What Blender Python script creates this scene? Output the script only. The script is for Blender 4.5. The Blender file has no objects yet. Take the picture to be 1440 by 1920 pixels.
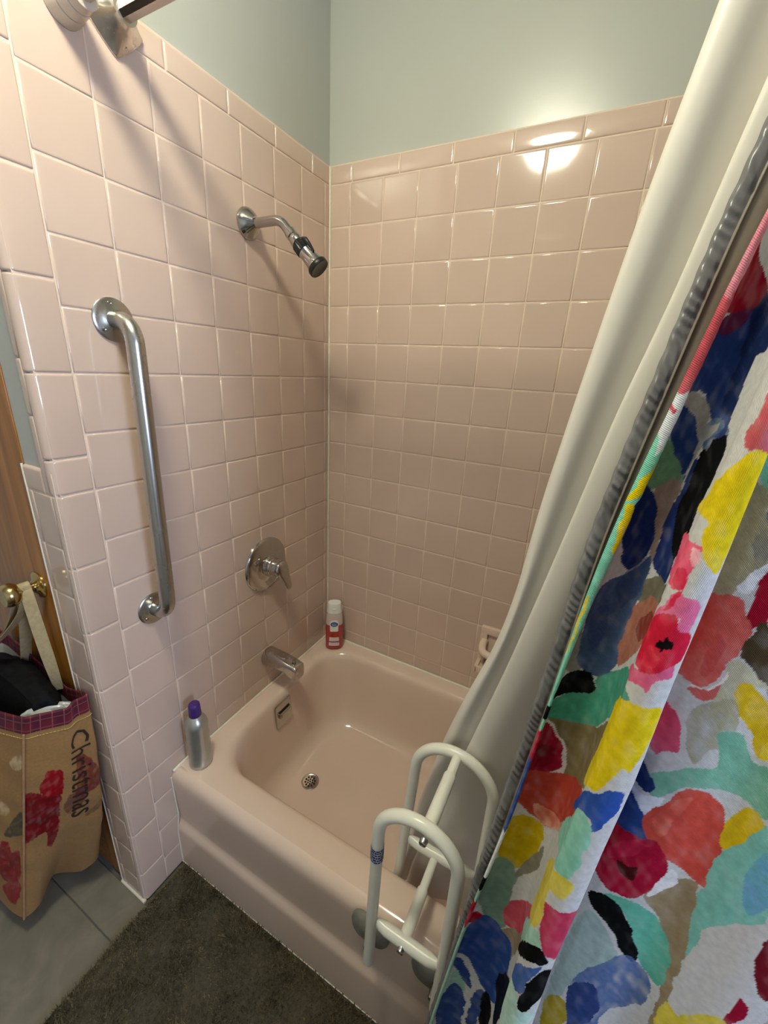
import bpy, bmesh, math, random
import numpy as np
from mathutils import Vector, Matrix

random.seed(7)
C = bpy.context.scene.collection
sc = bpy.context.scene

# ------------------------------------------------------------------ camera
cam_d = bpy.data.cameras.new('camera')
cam = bpy.data.objects.new('camera', cam_d)
C.objects.link(cam)
cam_d.sensor_width = 36.0
cam_d.lens = 765.784 / 1920.0 * 36.0
cam_d.clip_start = 0.02
_r = Vector((0.88178917, 0.46896714, 0.05017649))
_u = Vector((-0.19535382, 0.26633086, 0.94387751))
_f = Vector((-0.42928399, 0.84210314, -0.32646219))
cam.matrix_world = Matrix(((_r.x, _u.x, -_f.x, 0.85990), (_r.y, _u.y, -_f.y, -1.21649),
                           (_r.z, _u.z, -_f.z, 1.42977), (0, 0, 0, 1)))
sc.camera = cam

# ------------------------------------------------------------------ light
LAMP = (0.43, -1.06, 2.35)          # the ceiling dome
LAMP_STRENGTH = 106.0
LAMP_COLOR = (1.0, 0.975, 0.75)
world = bpy.data.worlds.new('world')
sc.world = world
world.use_nodes = True
world.node_tree.nodes['Background'].inputs[0].default_value = (0.45, 0.60, 1.0, 1)
world.node_tree.nodes['Background'].inputs[1].default_value = 1.0
wl = bpy.data.lights.new('window_daylight', 'AREA')
wl.shape = 'RECTANGLE'
wl.size, wl.size_y = 0.62, 0.9
wl.energy = 55.0
wl.color = (0.66, 0.74, 1.0)
wlo = bpy.data.objects.new('window_daylight', wl)
C.objects.link(wlo)
wlo.location = (2.62, -1.45, 1.45)
wlo.rotation_euler = (0, math.radians(90), 0)
sc.view_settings.view_transform = 'Standard'
sc.view_settings.look = 'None'
sc.view_settings.gamma = 1.0
sc.view_settings.use_curve_mapping = False
sc.view_settings.exposure = 0.18

# ------------------------------------------------------------------ helpers
def mat(name, color, rough=0.5, metal=0.0, spec=0.5, var=0.0, vscale=20.0, bump=0.0, bscale=60.0,
        obj_var=0.0, trans=0.0, sss=0.0, emit=None, coat=0.0, rvar=0.0):
    m = bpy.data.materials.new(name)
    m.use_nodes = True
    nt = m.node_tree
    b = nt.nodes['Principled BSDF']
    b.inputs['Base Color'].default_value = (*color, 1)
    b.inputs['Roughness'].default_value = rough
    b.inputs['Metallic'].default_value = metal
    b.inputs['Specular IOR Level'].default_value = spec
    b.inputs['Transmission Weight'].default_value = trans
    b.inputs['Coat Weight'].default_value = coat
    tc = nt.nodes.new('ShaderNodeTexCoord')
    geo = nt.nodes.new('ShaderNodeNewGeometry')
    nz = nt.nodes.new('ShaderNodeTexNoise')
    nz.inputs['Scale'].default_value = vscale
    nz.inputs['Detail'].default_value = 4
    nt.links.new(geo.outputs['Position'], nz.inputs['Vector'])
    col = None
    if var > 0 or obj_var > 0:
        hs = nt.nodes.new('ShaderNodeHueSaturation')
        hs.inputs['Color'].default_value = (*color, 1)
        mr = nt.nodes.new('ShaderNodeMapRange')
        mr.inputs['From Min'].default_value = 0.3
        mr.inputs['From Max'].default_value = 0.7
        mr.inputs['To Min'].default_value = 1 - var
        mr.inputs['To Max'].default_value = 1 + var
        nt.links.new(nz.outputs['Fac'], mr.inputs['Value'])
        if obj_var > 0:
            oi = nt.nodes.new('ShaderNodeObjectInfo')
            mr2 = nt.nodes.new('ShaderNodeMapRange')
            mr2.inputs['To Min'].default_value = 1 - obj_var
            mr2.inputs['To Max'].default_value = 1 + obj_var
            nt.links.new(oi.outputs['Random'], mr2.inputs['Value'])
            mu = nt.nodes.new('ShaderNodeMath')
            mu.operation = 'MULTIPLY'
            nt.links.new(mr.outputs['Result'], mu.inputs[0])
            nt.links.new(mr2.outputs['Result'], mu.inputs[1])
            nt.links.new(mu.outputs[0], hs.inputs['Value'])
        else:
            nt.links.new(mr.outputs['Result'], hs.inputs['Value'])
        nt.links.new(hs.outputs['Color'], b.inputs['Base Color'])
    if rvar > 0:
        mr3 = nt.nodes.new('ShaderNodeMapRange')
        mr3.inputs['From Min'].default_value = 0.3
        mr3.inputs['From Max'].default_value = 0.7
        mr3.inputs['To Min'].default_value = max(0.02, rough - rvar)
        mr3.inputs['To Max'].default_value = rough + rvar
        nt.links.new(nz.outputs['Fac'], mr3.inputs['Value'])
        nt.links.new(mr3.outputs['Result'], b.inputs['Roughness'])
    if bump > 0:
        n2 = nt.nodes.new('ShaderNodeTexNoise')
        n2.inputs['Scale'].default_value = bscale
        n2.inputs['Detail'].default_value = 3
        nt.links.new(geo.outputs['Position'], n2.inputs['Vector'])
        bp = nt.nodes.new('ShaderNodeBump')
        bp.inputs['Strength'].default_value = bump
        bp.inputs['Distance'].default_value = 0.002
        nt.links.new(n2.outputs['Fac'], bp.inputs['Height'])
        nt.links.new(bp.outputs['Normal'], b.inputs['Normal'])
    if emit:
        b.inputs['Emission Color'].default_value = (*emit[0], 1)
        b.inputs['Emission Strength'].default_value = emit[1]
    return m

def s2l(r, g, b):
    def f(c):
        c /= 255.0
        return c / 12.92 if c <= 0.04045 else ((c + 0.055) / 1.055) ** 2.4
    return (f(r), f(g), f(b))

class MB:
    def __init__(self):
        self.v, self.f = [], []
    def add(self, vs, fs):
        o = len(self.v)
        self.v += [tuple(p) for p in vs]
        self.f += [tuple(i + o for i in q) for q in fs]
        return self
    def grid(self, rows, close_u=False, cap0=False, cap1=False):
        n = len(rows[0])
        vs = [p for r in rows for p in r]
        fs = []
        for i in range(len(rows) - 1):
            for j in range(n if close_u else n - 1):
                k = (j + 1) % n
                fs.append((i * n + j, i * n + k, (i + 1) * n + k, (i + 1) * n + j))
        if cap0: fs.append(tuple(reversed(range(n))))
        if cap1: fs.append(tuple((len(rows) - 1) * n + j for j in range(n)))
        return self.add(vs, fs)
    def tube(self, pts, rad, seg=16, caps=True, sx=1.0, sy=1.0, up=None):
        P = [Vector(p) for p in pts]
        if not hasattr(rad, '__len__'): rad = [rad] * len(P)
        T = []
        for i in range(len(P)):
            t = P[min(i + 1, len(P) - 1)] - P[max(i - 1, 0)]
            T.append(t.normalized())
        ref = Vector(up) if up else (Vector((0, 0, 1)) if abs(T[0].z) < 0.9 else Vector((0, 1, 0)))
        nrm = (ref - T[0] * ref.dot(T[0])).normalized()
        rows = []
        for i in range(len(P)):
            nrm = (nrm - T[i] * nrm.dot(T[i])).normalized()
            bn = T[i].cross(nrm)
            rows.append([P[i] + nrm * (math.cos(a) * rad[i] * sy) + bn * (math.sin(a) * rad[i] * sx)
                         for a in [2 * math.pi * k / seg for k in range(seg)]])
        return self.grid(rows, True, caps, caps)
    def lathe(self, prof, org, axis, seg=32, sx=1.0, ref=None):
        """prof: (distance along axis, radius)"""
        ax = Vector(axis).normalized()
        rf = Vector(ref) if ref else (Vector((0, 0, 1)) if abs(ax.z) < 0.9 else Vector((1, 0, 0)))
        e1 = (rf - ax * rf.dot(ax)).normalized()
        e2 = ax.cross(e1)
        o = Vector(org)
        rows = [[o + ax * d + e1 * (math.cos(a) * max(r, 1e-5)) + e2 * (math.sin(a) * max(r, 1e-5) * sx)
                 for a in [2 * math.pi * k / seg for k in range(seg)]] for d, r in prof]
        return self.grid(rows, True, True, True)
    def box(self, lo, hi, bev=0.0):
        x0, y0, z0 = lo; x1, y1, z1 = hi
        if bev <= 0:
            vs = [(x0, y0, z0), (x1, y0, z0), (x1, y1, z0), (x0, y1, z0), (x0, y0, z1), (x1, y0, z1), (x1, y1, z1), (x0, y1, z1)]
            return self.add(vs, [(3, 2, 1, 0), (4, 5, 6, 7), (0, 1, 5, 4), (1, 2, 6, 5), (2, 3, 7, 6), (3, 0, 4, 7)])
        b = bmesh.new()
        bmesh.ops.create_cube(b, size=1)
        for v in b.verts:
            v.co = Vector(((x0 + x1) / 2 + v.co.x * (x1 - x0), (y0 + y1) / 2 + v.co.y * (y1 - y0), (z0 + z1) / 2 + v.co.z * (z1 - z0)))
        bmesh.ops.bevel(b, geom=list(b.edges), offset=bev, segments=2, affect='EDGES', profile=0.7)
        b.verts.index_update()
        r = self.add([v.co.copy() for v in b.verts], [[v.index for v in f.verts] for f in b.faces])
        b.free()
        return r
    def build(self, name, m, parent=None, smooth=35, org=None):
        me = bpy.data.meshes.new(name)
        off = Vector((0, 0, 0))
        if org is not None: off = Vector(org)
        if parent is not None:
            p = parent
            while p is not None:
                off = off + p.location
                p = p.parent
        me.from_pydata([tuple(Vector(v) - off) for v in self.v], [], self.f)
        me.validate()
        me.materials.append(m)
        if smooth:
            me.polygons.foreach_set('use_smooth', [True] * len(me.polygons))
            me.set_sharp_from_angle(angle=math.radians(smooth))
        o = bpy.data.objects.new(name, me)
        C.objects.link(o)
        if parent is not None: o.parent = parent
        if org is not None: o.location = org
        return o

def fixnormals(o):
    b = bmesh.new(); b.from_mesh(o.data)
    bmesh.ops.recalc_face_normals(b, faces=b.faces)
    b.to_mesh(o.data); b.free()
    return o

def thing(name, label, cat, loc=(0, 0, 0), group=None):
    o = bpy.data.objects.new(name, None)
    C.objects.link(o)
    o.location = loc
    o.empty_display_size = 0.05
    o['label'] = label; o['category'] = cat
    if group: o['group'] = group
    return o
def tag(o, label, cat, group=None):
    o['label'] = label; o['category'] = cat
    if group: o['group'] = group
    return o
def struct(o):
    o['kind'] = 'structure'
    return o
def place(o, parent, loc, name=None):
    """another copy of the mesh object o under parent"""
    c = o.copy()
    C.objects.link(c)
    c.parent = parent
    c.location = loc
    return c

def catmull(pts, n):
    P = [np.array(p, float) for p in pts]
    P = [2 * P[0] - P[1]] + P + [2 * P[-1] - P[-2]]
    out = []
    m = len(P) - 3
    for i in range(m):
        a, b, c, d = P[i:i + 4]
        for k in range(n):
            t = k / n
            out.append(0.5 * (2 * b + (c - a) * t + (2 * a - 5 * b + 4 * c - d) * t * t + (3 * b - a - 3 * c + d) * t ** 3))
    out.append(P[-2])
    return out

# ------------------------------------------------------------------ materials
TILE = (0.61, 0.465, 0.385)
M = {}
M['tile'] = mat('pink_glazed_tile', TILE, 0.075, var=0.02, vscale=7, obj_var=0.035, bump=0.05, bscale=25)
M['grout'] = mat('pale_grout', (0.74, 0.59, 0.48), 0.7, var=0.06, vscale=30, bump=0.3, bscale=300)
M['caulk'] = mat('white_caulk', (0.76, 0.70, 0.58), 0.4, var=0.05, vscale=40)
M['paint'] = mat('grey_green_paint', (0.455, 0.47, 0.43), 0.28, var=0.015, vscale=4, bump=0.08, bscale=130)
M['wall_white'] = mat('pale_wall_paint', (0.58, 0.57, 0.53), 0.5, var=0.02, vscale=3, bump=0.06, bscale=150)
M['tub'] = mat('pink_enamel', (0.72, 0.565, 0.465), 0.12, var=0.02, vscale=6)
M['chrome'] = mat('chrome', (0.50, 0.48, 0.45), 0.08, 1.0, rvar=0.03, vscale=40)
M['satin'] = mat('brushed_steel', (0.50, 0.49, 0.46), 0.27, 1.0, rvar=0.02, vscale=20)
M['dull'] = mat('worn_chrome', (0.55, 0.52, 0.50), 0.22, 1.0, rvar=0.08, vscale=60)
M['black'] = mat('black_plastic', (0.012, 0.012, 0.013), 0.35, var=0.1)
M['dark_gap_reflection'] = mat('dark_metal', (0.05, 0.04, 0.035), 0.5, 0.8, var=0.1)  # lever slot and screws, also the dark reflection painted on the angular rod
M['whitebar'] = mat('cream_enamel', (0.78, 0.77, 0.68), 0.3, var=0.02)
M['pad'] = mat('grey_rubber', (0.20, 0.20, 0.17), 0.45, var=0.15, vscale=50)
M['blue_ink'] = mat('blue_sticker_ink', (0.02, 0.04, 0.16), 0.5, var=0.1)
M['brass'] = mat('aged_brass', (0.52, 0.40, 0.18), 0.2, 1.0, rvar=0.06, vscale=60)
M['white_plastic'] = mat('white_plastic', (0.80, 0.80, 0.76), 0.35, var=0.02)
M['purple'] = mat('purple_plastic', (0.055, 0.018, 0.17), 0.4, var=0.05)
M['can'] = mat('silver_can', (0.52, 0.53, 0.50), 0.32, 0.85, var=0.06, vscale=50)
M['red_gel'] = mat('red_gel', (0.42, 0.045, 0.05), 0.22, var=0.08)
M['clear_bottle'] = mat('clear_bottle_plastic', (0.62, 0.50, 0.45), 0.2, var=0.04)
M['logo_blue'] = mat('logo_blue', (0.012, 0.05, 0.26), 0.4, var=0.03)
M['label_pink'] = mat('label_pale_pink', (0.78, 0.58, 0.57), 0.45, var=0.05)
M['label_red'] = mat('label_fruit_red', (0.42, 0.035, 0.015), 0.4, var=0.35, vscale=120)
M['label_dark'] = mat('label_stripe', (0.10, 0.03, 0.035), 0.45, var=0.05)
M['liner'] = mat('beige_vinyl', (0.74, 0.70, 0.63), 0.38, var=0.015, vscale=5, bump=0.05, bscale=40)
M['hem'] = mat('grey_vinyl_hem', (0.17, 0.165, 0.165), 0.35, var=0.12, vscale=35)
M['clear_vinyl'] = mat('cloudy_vinyl', (0.24, 0.20, 0.155), 0.3, var=0.06, vscale=25)
M['strap'] = mat('tan_webbing', (0.42, 0.33, 0.18), 0.8, var=0.12, vscale=120, bump=0.4, bscale=500)
M['lining'] = mat('white_lining', (0.55, 0.56, 0.54), 0.6, var=0.05)
M['cloth'] = mat('black_cloth', (0.008, 0.008, 0.009), 0.9, spec=0.1, var=0.3, vscale=60, bump=0.5, bscale=200)
M['film'] = mat('silver_white_film', (0.62, 0.64, 0.63), 0.16, 0.25, var=0.1, vscale=60)
M['rod'] = mat('cream_rod_cap', (0.62, 0.54, 0.44), 0.3, var=0.03)
M['nickel'] = mat('satin_nickel', (0.66, 0.60, 0.53), 0.24, 0.9, rvar=0.06, vscale=60)
M['letter'] = mat('dark_print', (0.03, 0.015, 0.012), 0.6, var=0.1)
M['white_ink'] = mat('white_ink', (0.8, 0.82, 0.85), 0.5, var=0.02)
M['window_white'] = mat('white_window_paint', (0.75, 0.75, 0.72), 0.4, var=0.02)

def wood_mat():
    m = mat('varnished_wood', (0.3, 0.12, 0.03), 0.22, rvar=0.05)
    nt = m.node_tree
    b = nt.nodes['Principled BSDF']
    geo = nt.nodes.new('ShaderNodeNewGeometry')
    mp = nt.nodes.new('ShaderNodeMapping')
    mp.inputs['Scale'].default_value = (14, 14, 1.2)
    nz = nt.nodes.new('ShaderNodeTexNoise'); nz.inputs['Scale'].default_value = 2.2; nz.inputs['Detail'].default_value = 8
    nz.inputs['Distortion'].default_value = 1.0
    cr = nt.nodes.new('ShaderNodeValToRGB')
    cr.color_ramp.elements[0].position = 0.3; cr.color_ramp.elements[0].color = (0.22, 0.078, 0.010, 1)
    cr.color_ramp.elements[1].position = 0.72; cr.color_ramp.elements[1].color = (0.42, 0.165, 0.022, 1)
    nt.links.new(geo.outputs['Position'], mp.inputs['Vector'])
    nt.links.new(mp.outputs['Vector'], nz.inputs['Vector'])
    nt.links.new(nz.outputs['Fac'], cr.inputs['Fac'])
    nt.links.new(cr.outputs['Color'], b.inputs['Base Color'])
    return m
M['wood'] = wood_mat()

def floor_mat():
    m = mat('grey_stone_floor', (0.2, 0.2, 0.18), 0.42, var=0.05, vscale=3, obj_var=0.06)
    nt = m.node_tree
    b = nt.nodes['Principled BSDF']
    geo = nt.nodes.new('ShaderNodeNewGeometry')
    nz = nt.nodes.new('ShaderNodeTexNoise'); nz.inputs['Scale'].default_value = 9; nz.inputs['Detail'].default_value = 8
    nz.inputs['Distortion'].default_value = 1.4
    cr = nt.nodes.new('ShaderNodeValToRGB')
    cr.color_ramp.elements[0].position = 0.3; cr.color_ramp.elements[0].color = (0.150, 0.135, 0.103, 1)
    cr.color_ramp.elements[1].position = 0.75; cr.color_ramp.elements[1].color = (0.245, 0.222, 0.175, 1)
    nt.links.new(geo.outputs['Position'], nz.inputs['Vector'])
    nt.links.new(nz.outputs['Fac'], cr.inputs['Fac'])
    nt.links.new(cr.outputs['Color'], b.inputs['Base Color'])
    return m
M['floor'] = floor_mat()

def attr_mat(name, rough, weave=0.0, wscale=900.0, uvname='uv', spec=0.08):
    """colour from the printed pattern stored on the cloth, fine weave relief"""
    m = bpy.data.materials.new(name)
    m.use_nodes = True
    nt = m.node_tree
    b = nt.nodes['Principled BSDF']
    b.inputs['Roughness'].default_value = rough
    b.inputs['Specular IOR Level'].default_value = spec
    at = nt.nodes.new('ShaderNodeAttribute'); at.attribute_name = 'print'
    uv = nt.nodes.new('ShaderNodeUVMap'); uv.uv_map = uvname
    nz = nt.nodes.new('ShaderNodeTexNoise'); nz.inputs['Scale'].default_value = 160; nz.inputs['Detail'].default_value = 5
    hs = nt.nodes.new('ShaderNodeHueSaturation')
    mr = nt.nodes.new('ShaderNodeMapRange')
    mr.inputs['From Min'].default_value = 0.3; mr.inputs['From Max'].default_value = 0.7
    mr.inputs['To Min'].default_value = 0.90; mr.inputs['To Max'].default_value = 1.10
    nt.links.new(uv.outputs['UV'], nz.inputs['Vector'])
    nt.links.new(nz.outputs['Fac'], mr.inputs['Value'])
    nt.links.new(mr.outputs['Result'], hs.inputs['Value'])
    nt.links.new(at.outputs['Color'], hs.inputs['Color'])
    nt.links.new(hs.outputs['Color'], b.inputs['Base Color'])
    if weave > 0:
        w = nt.nodes.new('ShaderNodeTexWave'); w.inputs['Scale'].default_value = wscale / 6.28
        w.bands_direction = 'DIAGONAL'
        w.inputs['Distortion'].default_value = 0.6
        nt.links.new(uv.outputs['UV'], w.inputs['Vector'])
        bp = nt.nodes.new('ShaderNodeBump'); bp.inputs['Strength'].default_value = weave; bp.inputs['Distance'].default_value = 0.0006
        nt.links.new(w.outputs['Fac'], bp.inputs['Height'])
        nt.links.new(bp.outputs['Normal'], b.inputs['Normal'])
    return m
M['fabric'] = attr_mat('painted_floral_cloth', 0.85, 0.5, 2500)
M['bagcloth'] = attr_mat('printed_bag_fabric', 0.36, spec=0.35)

def plaid_mat():
    m = mat('red_plaid', (0.2, 0.01, 0.03), 0.6)
    nt = m.node_tree
    b = nt.nodes['Principled BSDF']
    uv = nt.nodes.new('ShaderNodeUVMap'); uv.uv_map = 'uv'
    sp = nt.nodes.new('ShaderNodeSeparateXYZ')
    nt.links.new(uv.outputs['UV'], sp.inputs[0])
    def stripe(sock, period, width, off):
        a = nt.nodes.new('ShaderNodeMath'); a.operation = 'ADD'; a.inputs[1].default_value = off + 10
        nt.links.new(sock, a.inputs[0])
        f = nt.nodes.new('ShaderNodeMath'); f.operation = 'PINGPONG'; f.inputs[1].default_value = period / 2
        nt.links.new(a.outputs[0], f.inputs[0])
        l = nt.nodes.new('ShaderNodeMath'); l.operation = 'LESS_THAN'; l.inputs[1].default_value = width / 2
        nt.links.new(f.outputs[0], l.inputs[0])
        return l.outputs[0]
    prev = None
    base = (0.14, 0.008, 0.022, 1)
    for (s, per, wd, off, col) in ((sp.outputs[0], 0.044, 0.018, 0.0, (0.085, 0.006, 0.022, 1)), (sp.outputs[1], 0.05, 0.016, 0.012, (0.085, 0.006, 0.022, 1)),
                                   (sp.outputs[0], 0.022, 0.0022, 0.006, (0.27, 0.07, 0.085, 1)), (sp.outputs[1], 0.022, 0.0022, 0.003, (0.23, 0.06, 0.075, 1))):
        mx = nt.nodes.new('ShaderNodeMix'); mx.data_type = 'RGBA'
        nt.links.new(stripe(s, per, wd, off), mx.inputs[0])
        if prev is None: mx.inputs[6].default_value = base
        else: nt.links.new(prev, mx.inputs[6])
        mx.inputs[7].default_value = col
        prev = mx.outputs[2]
    nt.links.new(prev, b.inputs['Base Color'])
    return m
M['plaid'] = plaid_mat()

def pane_mat():
    m = bpy.data.materials.new('window_glass'); m.use_nodes = True
    nt = m.node_tree
    out = nt.nodes['Material Output']
    tr = nt.nodes.new('ShaderNodeBsdfTransparent'); tr.inputs[0].default_value = (0.93, 0.96, 0.97, 1)
    gl = nt.nodes.new('ShaderNodeBsdfGlossy'); gl.inputs['Roughness'].default_value = 0.02
    mx = nt.nodes.new('ShaderNodeMixShader'); mx.inputs[0].default_value = 0.07
    nt.links.new(tr.outputs[0], mx.inputs[1]); nt.links.new(gl.outputs[0], mx.inputs[2])
    nt.links.new(mx.outputs[0], out.inputs[0])
    return m
M['pane'] = pane_mat()

# ------------------------------------------------------------------ room shell
P = 0.1095                # tile pitch
Z0 = 1.945                # top of the first full row
J = 0.0024                # joint
D = 0.0075                # tile depth
def tile_mesh(name, w, h, m, round_top=0.0):
    """face in local x (across) / z (up), front is -y, back edge at y = +D ; centred"""
    g = MB()
    rows = []
    for ins, dep in ((0, D), (0, 0.0022), (0.0006, 0.0010), (0.0016, 0.0003), (0.0032, 0.0), (0.0050, 0.0)):
        it = max(ins, 0)
        a, b = w / 2 - ins, h / 2 - ins
        rows.append([(-a, dep, -b), (a, dep, -b), (a, dep, b), (-a, dep, b)])
    if round_top > 0:
        def sag(z): # rounded upper edge turning back to the wall
            t = (z - (h / 2 - round_top)) / round_top
            return round_top * (1 - math.sqrt(max(0, 1 - t * t))) if t > 0 else 0
        top = h / 2
        rows2 = []
        zs = [-h / 2, -h / 2 + 0.0006, -h / 2 + 0.0025, -h / 2 + 0.005] + [top - round_top + round_top * q for q in (0, .3, .55, .78, .92, 1)]
        ds = [0.0022, 0.001, 0.0002, 0] + [min(D, sag(top - round_top + round_top * q)) for q in (0, .3, .55, .78, .92, 1)]
        for ins, dd in ((0, D), (0, .0022), (0.0006, 0.001), (0.0025, 0)):
            pass
        xs = [(-w / 2, 0.0022), (-w / 2 + .0006, .001), (-w / 2 + .0025, 0.0001), (-w / 2 + .005, 0), (w / 2 - .005, 0), (w / 2 - .0025, .0001), (w / 2 - .0006, .001), (w / 2, .0022)]
        gr = [[(x, max(d1, d2), z) for x, d1 in xs] for z, d2 in zip(zs, ds)]
        g.grid(gr)
        b0 = [(-w / 2, D, -h / 2), (w / 2, D, -h / 2)]
        # sides down to the bed
        n = len(xs)
        base = len(g.v)
        g.add([(-w / 2, D, z) for z in zs] + [(w / 2, D, z) for z in zs], [])
        for i in range(len(zs) - 1):
            g.f.append((i * n, (i + 1) * n, base + i + 1, base + i))
            g.f.append((i * n + n - 1, base + len(zs) + i, base + len(zs) + i + 1, (i + 1) * n + n - 1))
        g.f.append((0, base, base + len(zs), n - 1))
    else:
        g.grid(rows, True, False, True)
    me = bpy.data.meshes.new(name)
    me.from_pydata(g.v, [], g.f)
    me.materials.append(m)
    me.polygons.foreach_set('use_smooth', [True] * len(me.polygons))
    b = bmesh.new(); b.from_mesh(me); bmesh.ops.recalc_face_normals(b, faces=b.faces); b.to_mesh(me); b.free()
    return me
_cache = {}
def put_tile(kind, parent, facing, u0, u1, z0, z1, at=0.0, rt=0.0, wob=0.0022):
    """facing 'x+': face in plane x=at, u is world y;  'y-': face in plane y=at, u is world x"""
    w, h = round(u1 - u0 - J, 4), round(z1 - z0 - J, 4)
    key = (kind, w, h, rt)
    if key not in _cache: _cache[key] = tile_mesh(kind, w, h, M['tile'], rt)
    o = bpy.data.objects.new(kind, _cache[key])
    C.objects.link(o)
    o.parent = parent
    uc, zc = (u0 + u1) / 2, (z0 + z1) / 2
    rx, rz = random.uniform(-wob, wob), random.uniform(-wob, wob)
    if facing == 'x+':
        o.location = Vector((at, uc, zc)) - parent.location
        o.rotation_euler = (rx, 0, math.radians(90) + rz)
    elif facing == 'x-':
        o.location = Vector((at, uc, zc)) - parent.location
        o.rotation_euler = (rx, 0, math.radians(-90) + rz)
    else:
        o.location = Vector((uc, at, zc)) - parent.location
        o.rotation_euler = (rx, 0, rz)
    return o

YO = -0.79204             # joint between the wall tiles and the corner bullnose
YE = -0.860               # face of the wall's narrow end
XD = -0.106               # where the wood door starts
CEIL = 2.44
wall_left = struct(MB().box((XD, YE + 0.006, 0), (-0.006, 0.1, CEIL)).build('wall_left', M['paint'], None, 0))
wall_back = struct(MB().box((-0.006, 0.006, 0), (1.6, 0.1, CEIL)).build('wall_back', M['paint'], None, 0))
wall_right = struct(MB().box((1.526, YE, 0), (1.64, 0.006, CEIL)).build('wall_right', M['paint'], None, 0))
wall_hall = struct(MB().box((1.64, YE, 0), (2.45, YE + 0.1, CEIL)).build('wall_hall', M['wall_white'], None, 0))
wall_entry = struct(MB().box((-1.0, YE + 0.05, 0), (XD, YE + 0.15, CEIL)).box((-1.0, YE, 2.06), (XD, YE + 0.05, CEIL)).build('wall_entry', M['wall_white'], None, 0))
wall_side = struct(MB().box((-1.1, -2.5, 0), (-1.0, YE + 0.15, CEIL)).build('wall_side', M['wall_white'], None, 0))
wall_front = struct(MB().box((-1.1, -2.6, 0), (2.55, -2.5, CEIL)).build('wall_front', M['wall_white'], None, 0))
# wall with the window
wy0, wy1, wz0, wz1 = -1.76, -1.14, 1.0, 1.9
wall_window = struct(MB().box((2.45, -2.5, 0), (2.55, wy0, CEIL)).box((2.45, wy1, 0), (2.55, YE + 0.1, CEIL))
                     .box((2.45, wy0, 0), (2.55, wy1, wz0)).box((2.45, wy0, wz1), (2.55, wy1, CEIL)).build('wall_window', M['wall_white'], None, 0))
g = MB()
for lo, hi in (((2.43, wy0 - .05, wz0 - .05), (2.56, wy0 + .02, wz1 + .05)), ((2.43, wy1 - .02, wz0 - .05), (2.56, wy1 + .05, wz1 + .05)),
               ((2.43, wy0 + .02, wz1 - .02), (2.56, wy1 - .02, wz1 + .05)), ((2.43, wy0 + .02, wz0 - .05), (2.56, wy1 - .02, wz0 + .02)),
               ((2.47, wy0 + .02, 1.435), (2.52, wy1 - .02, 1.465))):
    g.box(lo, hi, 0.004)
window_1 = struct(g.build('window_1', M['window_white']))
MB().box((2.49, wy0 + .01, wz0 + .01), (2.494, wy1 - .01, wz1 - .01)).build('pane', M['pane'], window_1, 0)
ceiling = struct(MB().box((-1.1, -2.6, CEIL), (2.55, 0.1, CEIL + 0.1)).build('ceiling', M['wall_white'], None, 0))

# floor: bed + large stone tiles
floor = struct(MB().box((-1.1, -2.6, -0.1), (2.55, 0.1, -0.004)).build('floor', M['grout'], None, 0))
M['floorgrout'] = mat('dark_floor_joint', (0.13, 0.12, 0.10), 0.8, var=0.1)
floor.data.materials[0] = M['floorgrout']
fx = [-1.0, -0.86, -0.40, 0.06, 0.52, 0.98, 1.44, 1.90, 2.36, 2.45]
fy = [-2.5, -2.478, -2.173, -1.868, -1.563, -1.258, -0.954, -0.862]
fcache = {}
for i in range(len(fx) - 1):
    for k in range(len(fy) - 1):
        w, h = round(fx[i + 1] - fx[i] - .003, 4), round(fy[k + 1] - fy[k] - .003, 4)
        if (w, h) not in fcache:
            t = MB()
            t.grid([[(-w / 2 + a, -h / 2 + a, z), (w / 2 - a, -h / 2 + a, z), (w / 2 - a, h / 2 - a, z), (-w / 2 + a, h / 2 - a, z)]
                    for a, z in ((0, -0.004), (0, -0.001), (0.0012, 0.0))], True, False, True)
            me = bpy.data.meshes.new('tile'); me.from_pydata(t.v, [], t.f); me.materials.append(M['floor'])
            fcache[(w, h)] = me
        o = bpy.data.objects.new('tile', fcache[(w, h)]); C.objects.link(o); o.parent = floor
        o.location = ((fx[i] + fx[i + 1]) / 2, (fy[k] + fy[k + 1]) / 2, 0)

# --- tiles of the left wall (faces x = 0)
G0 = 0.0016               # grout face lies this far behind the tile faces
MB().box((-0.0055, YE + 0.008, 0.002), (-G0, -0.002, 1.9935)).build('grout', M['grout'], wall_left, 0)
MB().box((XD + .001, YE + G0, 0.002), (-0.0055, YE + 0.0058, 1.222)).build('grout', M['grout'], wall_left, 0)
cols = [YO + P * i for i in range(8)] + [-0.0028]
for k in range(18):
    zt = Z0 - P * k
    zb = max(zt - P, 0.0)
    for i in range(len(cols) - 1):
        if k >= 14 and i > 0 and zt < 0.36: continue
        put_tile('tile', wall_left, 'x+', cols[i], cols[i + 1], zb, zt)
tj = [-0.845] + [-0.836 + 0.1502 * i for i in range(6)] + [-0.0028]
tj = [YE + 0.0] + [-0.686, -0.5359, -0.3857, -0.2355, -0.0853, -0.0028]
for a, b in zip(tj[:-1], tj[1:]):
    put_tile('trim_tile', wall_left, 'x+', a, b, Z0, Z0 + 0.0495, rt=0.007)
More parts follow.
